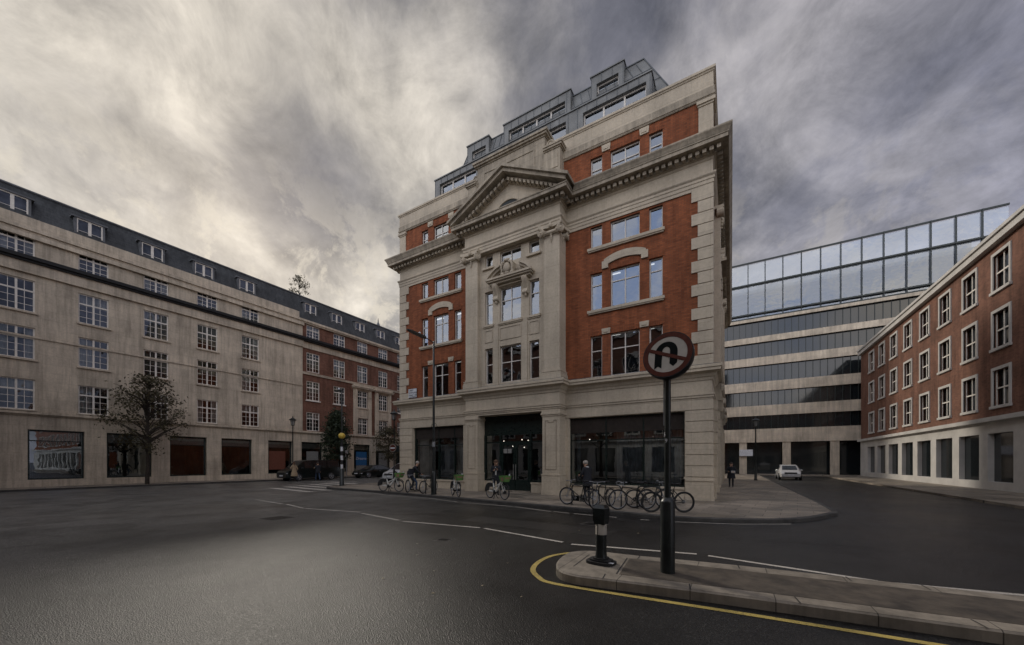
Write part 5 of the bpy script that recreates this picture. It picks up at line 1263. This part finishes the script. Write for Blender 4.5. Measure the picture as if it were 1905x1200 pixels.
# ================================================================ VEHICLES (front towards +x)
def car(kind, label, cat, loc, rz, paint, Ln, Wd, st, wheels, WR=.33, glassrange=None, group=None, nose=None):
    """st: stations (x, z_bottom, z_belt, z_roof, half width at belt, half width at roof)"""
    T = thing(kind, label, cat, loc, rz, group); vs = []; fs = []; n = len(st)
    for x, zb, zl, zr, wb, wr in st:
        mid = zb+(zl-zb)*.45
        vs += [(x, -wb*.94, zb), (x, -wb, mid), (x, -wb*.97, zl), (x, -wr, zr-.04 if zr-zl > .1 else zr), (x, -wr*.82, zr), (x, wr*.82, zr), (x, wr, zr-.04 if zr-zl > .1 else zr), (x, wb*.97, zl), (x, wb, mid), (x, wb*.94, zb)]
    for i in range(n-1):
        for j in range(9): fs.append((i*10+j, i*10+j+1, (i+1)*10+j+1, (i+1)*10+j))
        fs.append((i*10+9, i*10, (i+1)*10, (i+1)*10+9))
    fs += [tuple(range(9, -1, -1)), tuple(range((n-1)*10, n*10))]
    body = MB().add(vs, fs).build('body', paint, T, smooth=True)
    tall = [i for i in range(n) if st[i][3]-st[i][2] > .12]; e = .012
    def side(i, f, s):
        x, zb, zl, zr, wb, wr = st[i]; z = zl+.05+(zr-.10-zl)*f; w = wb*.97+(wr-wb*.97)*((z-zl)/max(.01, zr-.04-zl)); return (x, s*(w+e), z)
    for s in (-1, 1):
        g = MB(); seq = [(i, i+1) for i in tall[:-1] if i+1 in tall]
        for a, b in seq:
            A0, A1, B0, B1 = side(a, 0, s), side(a, 1, s), side(b, 0, s), side(b, 1, s)
            f = .04; mixp = lambda p, q, t: tuple(p[k]+(q[k]-p[k])*t for k in range(3))
            g.add([mixp(A0, B0, f), mixp(A0, B0, 1-f), mixp(A1, B1, 1-f), mixp(A1, B1, f)], [(0, 1, 2, 3)])
        g.build('side_window', 'carglass', T)
    def screen(i, j, name):         # glass between a low station i and a tall station j
        a, b = st[i], st[j]; t0, t1 = .12, .94; pts = []
        for t, s in ((t0, -1), (t0, 1), (t1, 1), (t1, -1)):
            x = a[0]+(b[0]-a[0])*t; z = a[3]+(b[3]-a[3])*t; w = (a[5]+(b[5]-a[5])*t)*.80
            nx = 1 if a[0] > b[0] else -1; pts.append((x+nx*.012, s*w, z+.012))
        MB().add(pts, [(0, 1, 2, 3)]).build(name, 'carglass', T)
    if tall[0] > 0: screen(tall[0]-1, tall[0], 'rear_window')
    if tall[-1] < n-1: screen(tall[-1]+1, tall[-1], 'windscreen')
    hw = max(s_[4] for s_ in st)
    for x in wheels:
        for s in (-1, 1):
            MB().lathe((x, s*(hw-.02), WR), [(WR+.05, -.01), (WR+.05, .012)], 24, 'y').build('wheel_arch', 'blackrub', T)
            w = MB().lathe((x, s*(hw-.07), WR), [(WR*.72, -.09), (WR-.02, -.10), (WR, -.07), (WR, .07), (WR-.02, .10), (WR*.70, .10)], 24, 'y').build('wheel', 'blackrub', T, smooth=True)
            m = MB(); y = s*(hw+.035)
            m.ring((x, y, WR), WR*.64, .018, 24, 5)
            for k in range(5):
                a = 2*pi*k/5+.3; c0, s0 = cos(a), sin(a); px, pz = -s0*.028, c0*.028
                m.prism([(x+px, WR+pz), (x+px+c0*WR*.62, WR+pz+s0*WR*.62), (x-px+c0*WR*.62, WR-pz+s0*WR*.62), (x-px, WR-pz)], y-.01, y+.01)
            m.lathe((x, y, WR), [(.05, -.015), (.05, .015)], 10, 'y'); m.build('rim', 'silver', w)
    fx = st[-1][0]; zf = st[-1][2]
    for s in (-1, 1):
        MB().ball((fx-.16, s*(hw-.24), zf-.07), (.17, .15, .07), 10, 6).build('headlight', 'headlight', T, smooth=True)
        MB().ball((st[0][0]+.04, s*(hw-.18), st[0][2]-.05), (.06, .12, .12), 10, 6).build('tail_light', 'signred', T, smooth=True)
        i = tall[-1]; MB().ball((st[i][0]+.28, s*(hw+.08), st[i][2]+.06), (.07, .11, .08), 8, 6).build('wing_mirror', paint, T, smooth=True)
    MB().box(fx-.01, fx+.02, -.26, .26, st[-1][1]+.12, st[-1][1]+.23).build('number_plate', 'plate', T); MB().box(fx-.02, fx+.012, -hw*.55, hw*.55, st[-1][1]+.27, st[-1][1]+.42).build('grille', 'blackrub', T)
    m = MB()
    for s in (-1, 1): m.box(-.2 if Ln < 5 else -.4, .0, s*hw*.985-.012, s*hw*.985+.012, st[n//2][2]-.14, st[n//2][2]-.11)
    m.build('door_handle', 'silver', T); return T
car('van', 'black passenger van parked at the far kerb behind the beige trench coat', 'van', (-35.55, 21.2, 0), radians(-90), 'carblack', 5.3, 1.95,
    [(-2.62, .35, 1.15, 1.80, .90, .76), (-2.55, .28, 1.18, 1.92, .95, .80), (-1.2, .25, 1.18, 1.98, .97, .82), (.2, .25, 1.17, 1.97, .97, .82), (1.05, .25, 1.14, 1.90, .97, .80), (1.95, .25, 1.10, 1.14, .96, .84), (2.5, .28, .92, .96, .92, .80), (2.68, .34, .78, .80, .80, .70)], (-1.65, 1.65), .35)
T = bpy.context.scene.objects[-1]
car('car', 'low black saloon car parked at the far kerb below the blue poster', 'car', (-35.3, 28.6, 0), radians(-90), 'carblack', 4.8, 1.86,
    [(-2.35, .38, .92, .96, .82, .70), (-2.1, .28, .96, 1.0, .90, .76), (-1.5, .24, .94, 1.16, .93, .66), (-.9, .24, .92, 1.40, .93, .60), (.1, .24, .90, 1.44, .93, .60), (.55, .24, .88, 1.34, .93, .62), (1.25, .24, .84, .90, .92, .78), (2.05, .26, .70, .74, .88, .74), (2.36, .34, .58, .60, .76, .64)], (-1.42, 1.45), .33, group='parked cars')
car('car', 'white hatchback with a steep windscreen half hidden by the left corner of the building', 'car', (-25.9, 24.6, 0), radians(-90), 'carwhite', 4.3, 1.8,
    [(-2.05, .38, 1.0, 1.40, .80, .62), (-1.9, .28, 1.02, 1.60, .88, .66), (-.9, .24, 1.0, 1.72, .91, .68), (.0, .24, .98, 1.74, .91, .68), (.5, .24, .97, 1.64, .91, .68), (1.45, .24, .94, 1.02, .90, .78), (1.95, .28, .80, .84, .84, .70), (2.12, .34, .66, .68, .74, .62)], (-1.3, 1.32), .32, group='parked cars')
car('car', 'white car parked far down the right side street', 'car', (5.0, 47, 0), radians(-90), 'carwhite', 4.3, 1.8,
    [(-2.05, .38, .9, 1.30, .80, .62), (-1.9, .28, .92, 1.40, .88, .66), (-.9, .24, .92, 1.50, .91, .68), (.0, .24, .9, 1.5, .91, .68), (.5, .24, .9, 1.42, .91, .68), (1.35, .24, .88, .94, .90, .78), (1.95, .28, .74, .78, .84, .70), (2.12, .34, .62, .64, .74, .62)], (-1.3, 1.32), .32, group='parked cars')
car('car', 'grey hatchback parked square-on near the end of the right side street', 'car', (1.3, 52.6, 0.12), radians(-172), 'silver', 4.2, 1.8,
    [(-2.05, .38, .9, 1.30, .80, .62), (-1.9, .28, .92, 1.40, .88, .66), (-.9, .24, .92, 1.46, .91, .68), (.0, .24, .9, 1.46, .91, .68), (.5, .24, .9, 1.38, .91, .68), (1.35, .24, .88, .94, .90, .78), (1.95, .28, .74, .78, .84, .70), (2.12, .34, .62, .64, .74, .62)], (-1.3, 1.32), .32, group='parked cars') if False else None

# ================================================================ PEOPLE (facing +y locally, x to their right)
def person(label, loc, rz, J, mats, hair='hairdark', H=1.74, coat=None, extras=None, longhair=False, lean=0):
    """J overrides joints; everything in metres for a 1.74 m figure, scaled to H"""
    j = dict(pelvis=(0, 0, .95), waist=(0, .0, 1.10), chest=(0, 0, 1.30), neck=(0, -.01, 1.47), jaw=(0, .02, 1.55), skull=(0, .02, 1.65), crown=(0, .0, 1.71),
             shL=(-.18, 0, 1.41), elL=(-.23, -.02, 1.13), wrL=(-.24, .08, .88), haL=(-.24, .11, .80), shR=(.18, 0, 1.41), elR=(.23, -.02, 1.13), wrR=(.24, .08, .88), haR=(.24, .11, .80),
             hiL=(-.095, 0, .90), knL=(-.10, .02, .49), anL=(-.10, -.03, .09), toL=(-.11, .13, .04), hiR=(.095, 0, .90), knR=(.10, .02, .49), anR=(.10, -.03, .09), toR=(.11, .13, .04))
    j.update(J)
    rad = dict(pelvis=.15, waist=.135, chest=.155, neck=.058, jaw=.075, skull=.098, crown=.06, sh=.075, el=.052, wr=.034, ha=.036, hi=.095, kn=.066, an=.045, to=.042)
    names = list(j); idx = {n: i for i, n in enumerate(names)}; vs = [Vector(j[n]) for n in names]; rr = [rad.get(n, rad.get(n[:2], .05)) for n in names]
    ed = [('pelvis', 'waist'), ('waist', 'chest'), ('chest', 'neck'), ('neck', 'jaw'), ('jaw', 'skull'), ('skull', 'crown')]
    for s in 'LR': ed += [('chest', 'sh'+s), ('sh'+s, 'el'+s), ('el'+s, 'wr'+s), ('wr'+s, 'ha'+s), ('pelvis', 'hi'+s), ('hi'+s, 'kn'+s), ('kn'+s, 'an'+s), ('an'+s, 'to'+s)]
    E_ = [(idx[a], idx[b]) for a, b in ed]
    for s in 'LR':                                     # fingers and thumb, unequal and bent
        w = Vector(j['wr'+s]); h = Vector(j['ha'+s]); d = (h-w).normalized(); sx = d.cross(Vector((1, 0, 0))); sx = sx.normalized() if sx.length > .1 else Vector((0, 0, 1)); cu = d.cross(sx).normalized()*(1 if s == 'L' else -1)
        for k, ln in ((-1.5, .058), (-.5, .07), (.5, .066), (1.5, .052)):
            b0 = h+sx*.019*k; b1 = b0+d*ln*.55+cu*.006; b2 = b1+d*ln*.4+cu*.028; o = len(vs); vs += [b0+d*.012, b1, b2]; rr += [.011, .0095, .008]; E_ += [(idx['ha'+s], o), (o, o+1), (o+1, o+2)]
        b0 = w+d*.03+sx*.028; b1 = b0+d*.03+sx*.025+cu*.012; o = len(vs); vs += [b0, b1]; rr += [.012, .010]; E_ += [(idx['ha'+s], o), (o, o+1)]
    me = bpy.data.meshes.new('body'); me.from_pydata([tuple(v) for v in vs], E_, []); ob = bpy.data.objects.new('tmp', me); COL.objects.link(ob)
    md = ob.modifiers.new('skin', 'SKIN'); 
    for i, r in enumerate(rr): me.skin_vertices[0].data[i].radius = (r, r*(.78 if names[i] in ('chest', 'waist', 'pelvis') else 1)) if i < len(names) else (r, r)
    me.skin_vertices[0].data[0].use_root = True; ob.modifiers.new('s', 'SUBSURF').levels = 2
    dg = bpy.context.evaluated_depsgraph_get(); m2 = bpy.data.meshes.new_from_object(ob.evaluated_get(dg)); bpy.data.objects.remove(ob)
    T = thing('person', label, 'person', loc, rz); sc_ = H/1.74; T.scale = (sc_, sc_, sc_)
    top, legs, shoes, skin = mats
    for k_ in (skin, top, legs, shoes): m2.materials.append(M[k_])
    segs = [(Vector(j[a]), Vector(j[b]), (0 if a in ('neck', 'jaw', 'skull') else 2 if a[:2] in ('hi', 'kn') else 3 if a[:2] == 'an' else 0 if a[:2] == 'wr' else 1)) for a, b in ed if not (a == 'pelvis' and b == 'waist')]+[(Vector(j['pelvis'])+Vector((0, 0, .02)), Vector(j['waist']), 1)]
    for p in m2.polygons:
        c = p.center; best = 9; mi = 1
        for a, b, k_ in segs:
            t = max(0, min(1, (c-a).dot(b-a)/max(1e-6, (b-a).length_squared))); dd = (c-(a+(b-a)*t)).length
            if dd < best: best = dd; mi = k_
        p.material_index = mi
    m2.polygons.foreach_set('use_smooth', [True]*len(m2.polygons))
    body = bpy.data.objects.new('body', m2); COL.objects.link(body); body.parent = T
    hd = Vector(j['skull']); nk = Vector(j['jaw']); fw = Vector(j.get('face', (0, 1, 0))).normalized()
    up = (hd-nk).normalized(); sd_ = fw.cross(up).normalized()
    m = MB(); m.ball(tuple(hd-up*.02+fw*.098), (.015, .02, .022), 8, 6)
    for s in (-1, 1): m.ball(tuple(hd-up*.02+sd_*s*.095), (.018, .018, .03), 8, 6)
    m.build('face_features', skin, T, smooth=True)
    m = MB()
    for s in (-1, 1): m.ball(tuple(hd+fw*.088+sd_*s*.034+up*.008), (.012, .01, .008), 6, 5)
    m.box(hd.x-.02, hd.x+.02, hd.y+fw.y*.086-.005, hd.y+fw.y*.09+.005, hd.z-.062, hd.z-.055); m.build('eyes_and_mouth', 'ink', T)
    m = MB(); m.ball(tuple(hd+up*.035-fw*.028), (.108, .112, .098), 14, 9)
    if longhair: m.ball(tuple(hd-up*.07-fw*.07), (.10, .07, .16), 12, 8)
    m.build('hair', hair, T, smooth=True)
    if coat: coat(T, j)
    if extras: extras(T, j)
    return T
def skirtcoat(mat, z0, z1, w0, w1, openf=True):
    def f(T, j):
        px, py = j['pelvis'][:2]; m = MB(); n = 20; rings = [(z1, w1*.95), (1.12, w1*.92), (.95, w1*1.0), (.75, w0*.96), (z0, w0)]; vs = []; fs = []
        for i, (z, w) in enumerate(rings):
            for k in range(n): a = 2*pi*k/n; ww = w*(1+.05*sin(5*a)*(i/4)); vs.append((px+ww*cos(a)*1.05, py+ww*.78*sin(a)-(.04*i/4), z))
        for i in range(4):
            for k in range(n): a, b = i*n+k, i*n+(k+1) % n; fs.append((a, b, b+n, a+n))
        m.add(vs, fs).build('coat', mat, T, smooth=True)
    return f
# woman in a beige trench coat, striding left
def bag1(T, j):
    MB().ball((.30, -.02, .86), (.07, .14, .16), 10, 8).tube([(.3, -.08, 1.0), (.25, -.04, 1.38), (.3, .05, 1.0)], .01, 5).build('bag', 'navy', T, smooth=True)
    MB().ball((0, .0, 1.49), (.13, .12, .06), 12, 6).build('collar', 'trench', T, smooth=True)
person('person in a beige trench coat and dark boots striding past the black van', (-33.4, 18.5, 0), radians(100),
       dict(knL=(-.10, .24, .50), anL=(-.10, .30, .12), toL=(-.11, .45, .08), knR=(.10, -.10, .48), anR=(.10, -.38, .14), toR=(.11, -.25, .05), elL=(-.27, .05, 1.16), wrL=(-.15, .25, 1.20), haL=(-.10, .31, 1.24), elR=(.27, -.10, 1.15), wrR=(.27, .05, .95), haR=(.27, .09, .88)),
       ('trench', 'navy', 'shoe', 'skin'), 'hairbrown', 1.76, skirtcoat('trench', .52, 1.38, .27, .19), bag1, True)
def hood(T, j): MB().ball((-.18, .22, 1.22), (.12, .10, .09), 10, 7).build('tote_bag', 'tan', T, smooth=True)
person('person in a black jacket and blue jeans striding away from the black van', (-33.4, 20.7, 0), radians(75),
       dict(knL=(-.10, .22, .50), anL=(-.10, .32, .10), toL=(-.11, .46, .06), knR=(.10, -.08, .48), anR=(.10, -.34, .12), toR=(.11, -.20, .04), elL=(-.26, -.02, 1.15), wrL=(-.20, .20, 1.18), haL=(-.18, .28, 1.20)),
       ('navy', 'jeans', 'shoe', 'skin'), 'hairdark', 1.74, skirtcoat('navy', .80, 1.38, .21, .19), hood)
# leaning cyclist at the left corner
def rucksack(T, j):
    MB().ball((-.04, -.20, 1.02), (.17, .13, .22), 12, 8).build('rucksack', 'navy', T, smooth=True)
person('person in black with pale hair leaning over a bicycle near the left corner', (-15.65, 15.35, hz), radians(-40),
       dict(pelvis=(0, -.10, .93), waist=(0, -.04, 1.08), chest=(0, .10, 1.28), neck=(0, .20, 1.44), jaw=(0, .25, 1.52), skull=(0, .28, 1.62), crown=(0, .27, 1.69), shL=(-.19, .12, 1.38), shR=(.19, .12, 1.38),
            elL=(-.26, .28, 1.15), wrL=(-.20, .45, 1.00), haL=(-.17, .51, .96), elR=(.26, .26, 1.15), wrR=(.22, .44, 1.0), haR=(.20, .50, .97), hiL=(-.10, -.10, .88), hiR=(.10, -.10, .88), knL=(-.14, .06, .50), anL=(-.16, -.14, .10), toL=(-.17, .03, .05), knR=(.22, .20, .52), anR=(.34, .16, .12), toR=(.37, .33, .06)),
       ('navy', 'jeans', 'shoe', 'skin'), 'hairgrey', 1.72, skirtcoat('navy', .86, 1.30, .22, .20), rucksack)
def phone_(x, y, z): 
    def f(T, j): MB().box(x-.035, x+.035, y-.005, y+.005, z-.07, z+.07).build('phone', 'phone', T)
    return f
def shirtphone(T, j):
    phone_(-.05, .36, 1.33)(T, j); MB().box(-.035, .035, .115, .13, .98, 1.40).build('shirt_front', 'shirt', T)
person('person in dark jacket and white shirt looking at a phone by the entrance', (-10.25, 15.75, hz), radians(-150),
       dict(skull=(0, .05, 1.64), crown=(0, .06, 1.70), elL=(-.25, .06, 1.16), wrL=(-.08, .28, 1.26), haL=(-.06, .33, 1.30), elR=(.25, .02, 1.15), wrR=(.10, .24, 1.22), haR=(.05, .30, 1.26)),
       ('navy', 'navy', 'shoe', 'skin'), 'hairbrown', 1.76, skirtcoat('navy', .78, 1.36, .20, .19), shirtphone)
def collar(T, j):
    phone_(-.03, .42, 1.16)(T, j); MB().ball((0, .0, 1.475), (.085, .085, .035), 12, 6).build('shirt_collar', 'shirt', T, smooth=True)
person('person with white hair in a dark coat holding a phone before the right shop window', (-5.12, 14.75, hz), radians(62),
       dict(chest=(0, .02, 1.30), neck=(0, .04, 1.46), jaw=(0, .08, 1.54), skull=(0, .11, 1.63), crown=(0, .10, 1.70), elL=(-.25, .06, 1.14), wrL=(-.12, .32, 1.10), haL=(-.08, .38, 1.12), elR=(.25, .04, 1.14), wrR=(.12, .28, 1.10), haR=(.06, .36, 1.12)),
       ('navy', 'navy', 'shoe', 'skin'), 'hairgrey', 1.72, skirtcoat('navy', .70, 1.38, .23, .20), collar)
def papers(T, j): MB().box(-.30, -.05, .30, .31, 1.02, 1.18).build('papers', 'shirt', T)
person('person in black on the pavement down the right side street holding papers', (.0, 28.2, hz), radians(170),
       dict(elL=(-.30, .04, 1.15), wrL=(-.22, .28, 1.10), haL=(-.18, .33, 1.10), elR=(.28, .04, 1.15), wrR=(.12, .28, 1.12), haR=(.08, .32, 1.12)),
       ('navy', 'navy', 'shoe', 'skin'), 'hairdark', 1.62, skirtcoat('navy', .62, 1.38, .25, .21), papers)

# ================================================================ TREES
def leaf_tree(name, label, loc, H, crown, n_cl, per, leafmat, size, trunk_h, shape, seed, trunk_r=.09, cat='tree', group=None, kind=None, spread=1.0):
    rnd = random.Random(seed); T = thing(name, label, cat, loc, rnd.random()*6, group)
    m = MB(); m.tube([(0, 0, 0), (.03, .02, trunk_h*.6), (-.02, .03, H*.6), (.02, 0, H*.92)], [trunk_r, trunk_r*.8, trunk_r*.5, trunk_r*.12], 8)
    lf = MB()
    for c in range(n_cl):
        t = rnd.random()**.8; z = trunk_h+(H-trunk_h)*t; rr = shape(t)*crown
        a = rnd.random()*2*pi; r = rr*math.sqrt(rnd.uniform(.12, 1)); cx_, cy_ = r*cos(a), r*sin(a)
        z0 = max(trunk_h*.7, z-r*.7)
        if c % 2 == 0: m.tube([(0, 0, z0), (cx_*.5, cy_*.5, (z0+z)/2+.1), (cx_, cy_, z)], [trunk_r*.35, trunk_r*.22, trunk_r*.08], 5)
        cs = rnd.uniform(.16, .42)*spread
        for k in range(int(per*rnd.uniform(.5, 1.3))):
            p = Vector((rnd.gauss(0, cs), rnd.gauss(0, cs), rnd.gauss(0, cs*.62)))+Vector((cx_, cy_, z))
            u = Vector((rnd.uniform(-1, 1), rnd.uniform(-1, 1), rnd.uniform(-1, .4))).normalized(); w = u.orthogonal().normalized(); w = (Matrix.Rotation(rnd.random()*6.3, 3, u) @ w); s = size*rnd.uniform(.6, 1.3)
            lf.add([tuple(p-w*s*.4), tuple(p+u*s), tuple(p+w*s*.4), tuple(p-u*s*.5)], [(0, 1, 2, 3)])
    m.build('trunk', 'bark', T, smooth=True); lf.build('crown', leafmat, T); return T
cone = lambda t: max(.12, (1-t)**.75*1.0+.05) if t > .18 else .55+t*2.2
oval = lambda t: .25+math.sin(pi*min(1, t*.95+.05))*.8
leaf_tree('street_tree', 'dense dark evergreen street tree tapering to a point behind the crossing beacon', (-37.4, 25.3, .12), 7.1, 1.75, 170, 46, 'leaf', .16, 1.9, cone, 5, .10, group='street trees on the far pavement')
leaf_tree('street_tree', 'looser brownish street tree behind the no-entry sign', (-37.2, 32.4, .12), 6.0, 1.6, 120, 34, 'leaf2', .13, 2.0, oval, 11, .09, group='street trees on the far pavement')
leaf_tree('rooftop_tree', 'sparse bare-branched tree rising above the slate roof at the top left', (-43.2, 24.5, 20.3), 3.1, 1.05, 70, 16, 'leaf2', .10, .5, oval, 21, .06, spread=.5)
leaf_tree('street_tree', 'bare-branched brownish street tree left of the black van, beyond the stone bay', (-37.6, 10, .12), 8.0, 2.3, 150, 24, 'leaf2', .13, 2.4, oval, 31, .14, group='street trees on the far pavement')
leaf_tree('street_tree', 'bare-branched tree on the near pavement, mirrored in the first-floor windows', (-12.5, -4.2, .12), 13.5, 3.2, 110, 8, 'leaf2', .11, 3.5, oval, 41, .2)
leaf_tree('street_tree', 'second bare-branched tree on the near pavement, further right', (1.5, -4.6, .12), 13.0, 3.0, 110, 8, 'leaf2', .11, 3.5, oval, 47, .2)
# hanging flowers seen through the left shop window
rnd = random.Random(4); m = MB()
for k in range(260):
    a = rnd.uniform(0, pi); r = rnd.gauss(.62, .09); x = -16.15+1.15*r*cos(a)*1.0; z = 2.78+.62*r*sin(a)*1.2; u = Vector((rnd.uniform(-1, 1), rnd.uniform(-1, 1), rnd.uniform(-1, 1))).normalized()*.06; w = u.orthogonal()*.6; p = Vector((x, 18.45+rnd.uniform(-.1, .1), z))
    m.add([tuple(p-w), tuple(p+u), tuple(p+w), tuple(p-u)], [(0, 1, 2, 3)])
fl = m.build('dried_flower_arch', 'litter'); tag(fl, 'arch of pale dried flowers hanging inside the left shop window', 'flower display')
# fallen leaves and grit on the road
rnd = random.Random(9)
for i, (x, y) in enumerate([(-4.6, 3.9), (-5.9, 5.9), (-3.4, 5.6), (-4.1, 6.1), (-4.2, 4.6), (-7.6, 6.6), (-6.2, 4.6), (-3.1, 4.4), (-2.4, 4.3), (-9.2, 7.3), (-2.0, 9.6), (-3.4, 9.2), (-5.2, 5.2), (-3.5, 3.8), (-1.1, 6.0), (-.4, 5.9), (-12.0, 12.2), (-8.9, 4.9)]):
    s = rnd.uniform(.018, .035); a = rnd.random()*6; m = MB()
    pts = [(s*cos(a+2*pi*k/6)*(1 if k % 2 else .6), s*sin(a+2*pi*k/6)*(1 if k % 2 else .6), .006+rnd.uniform(0, .012)) for k in range(6)]
    o = m.add([tuple(Vector((x, y, 0))+Vector(p)) for p in pts], [tuple(range(6))]).build('fallen_leaf', 'litter')
    tag(o, 'small curled fallen leaf lying on the dark tarmac', 'leaf', 'fallen leaves scattered on the road')
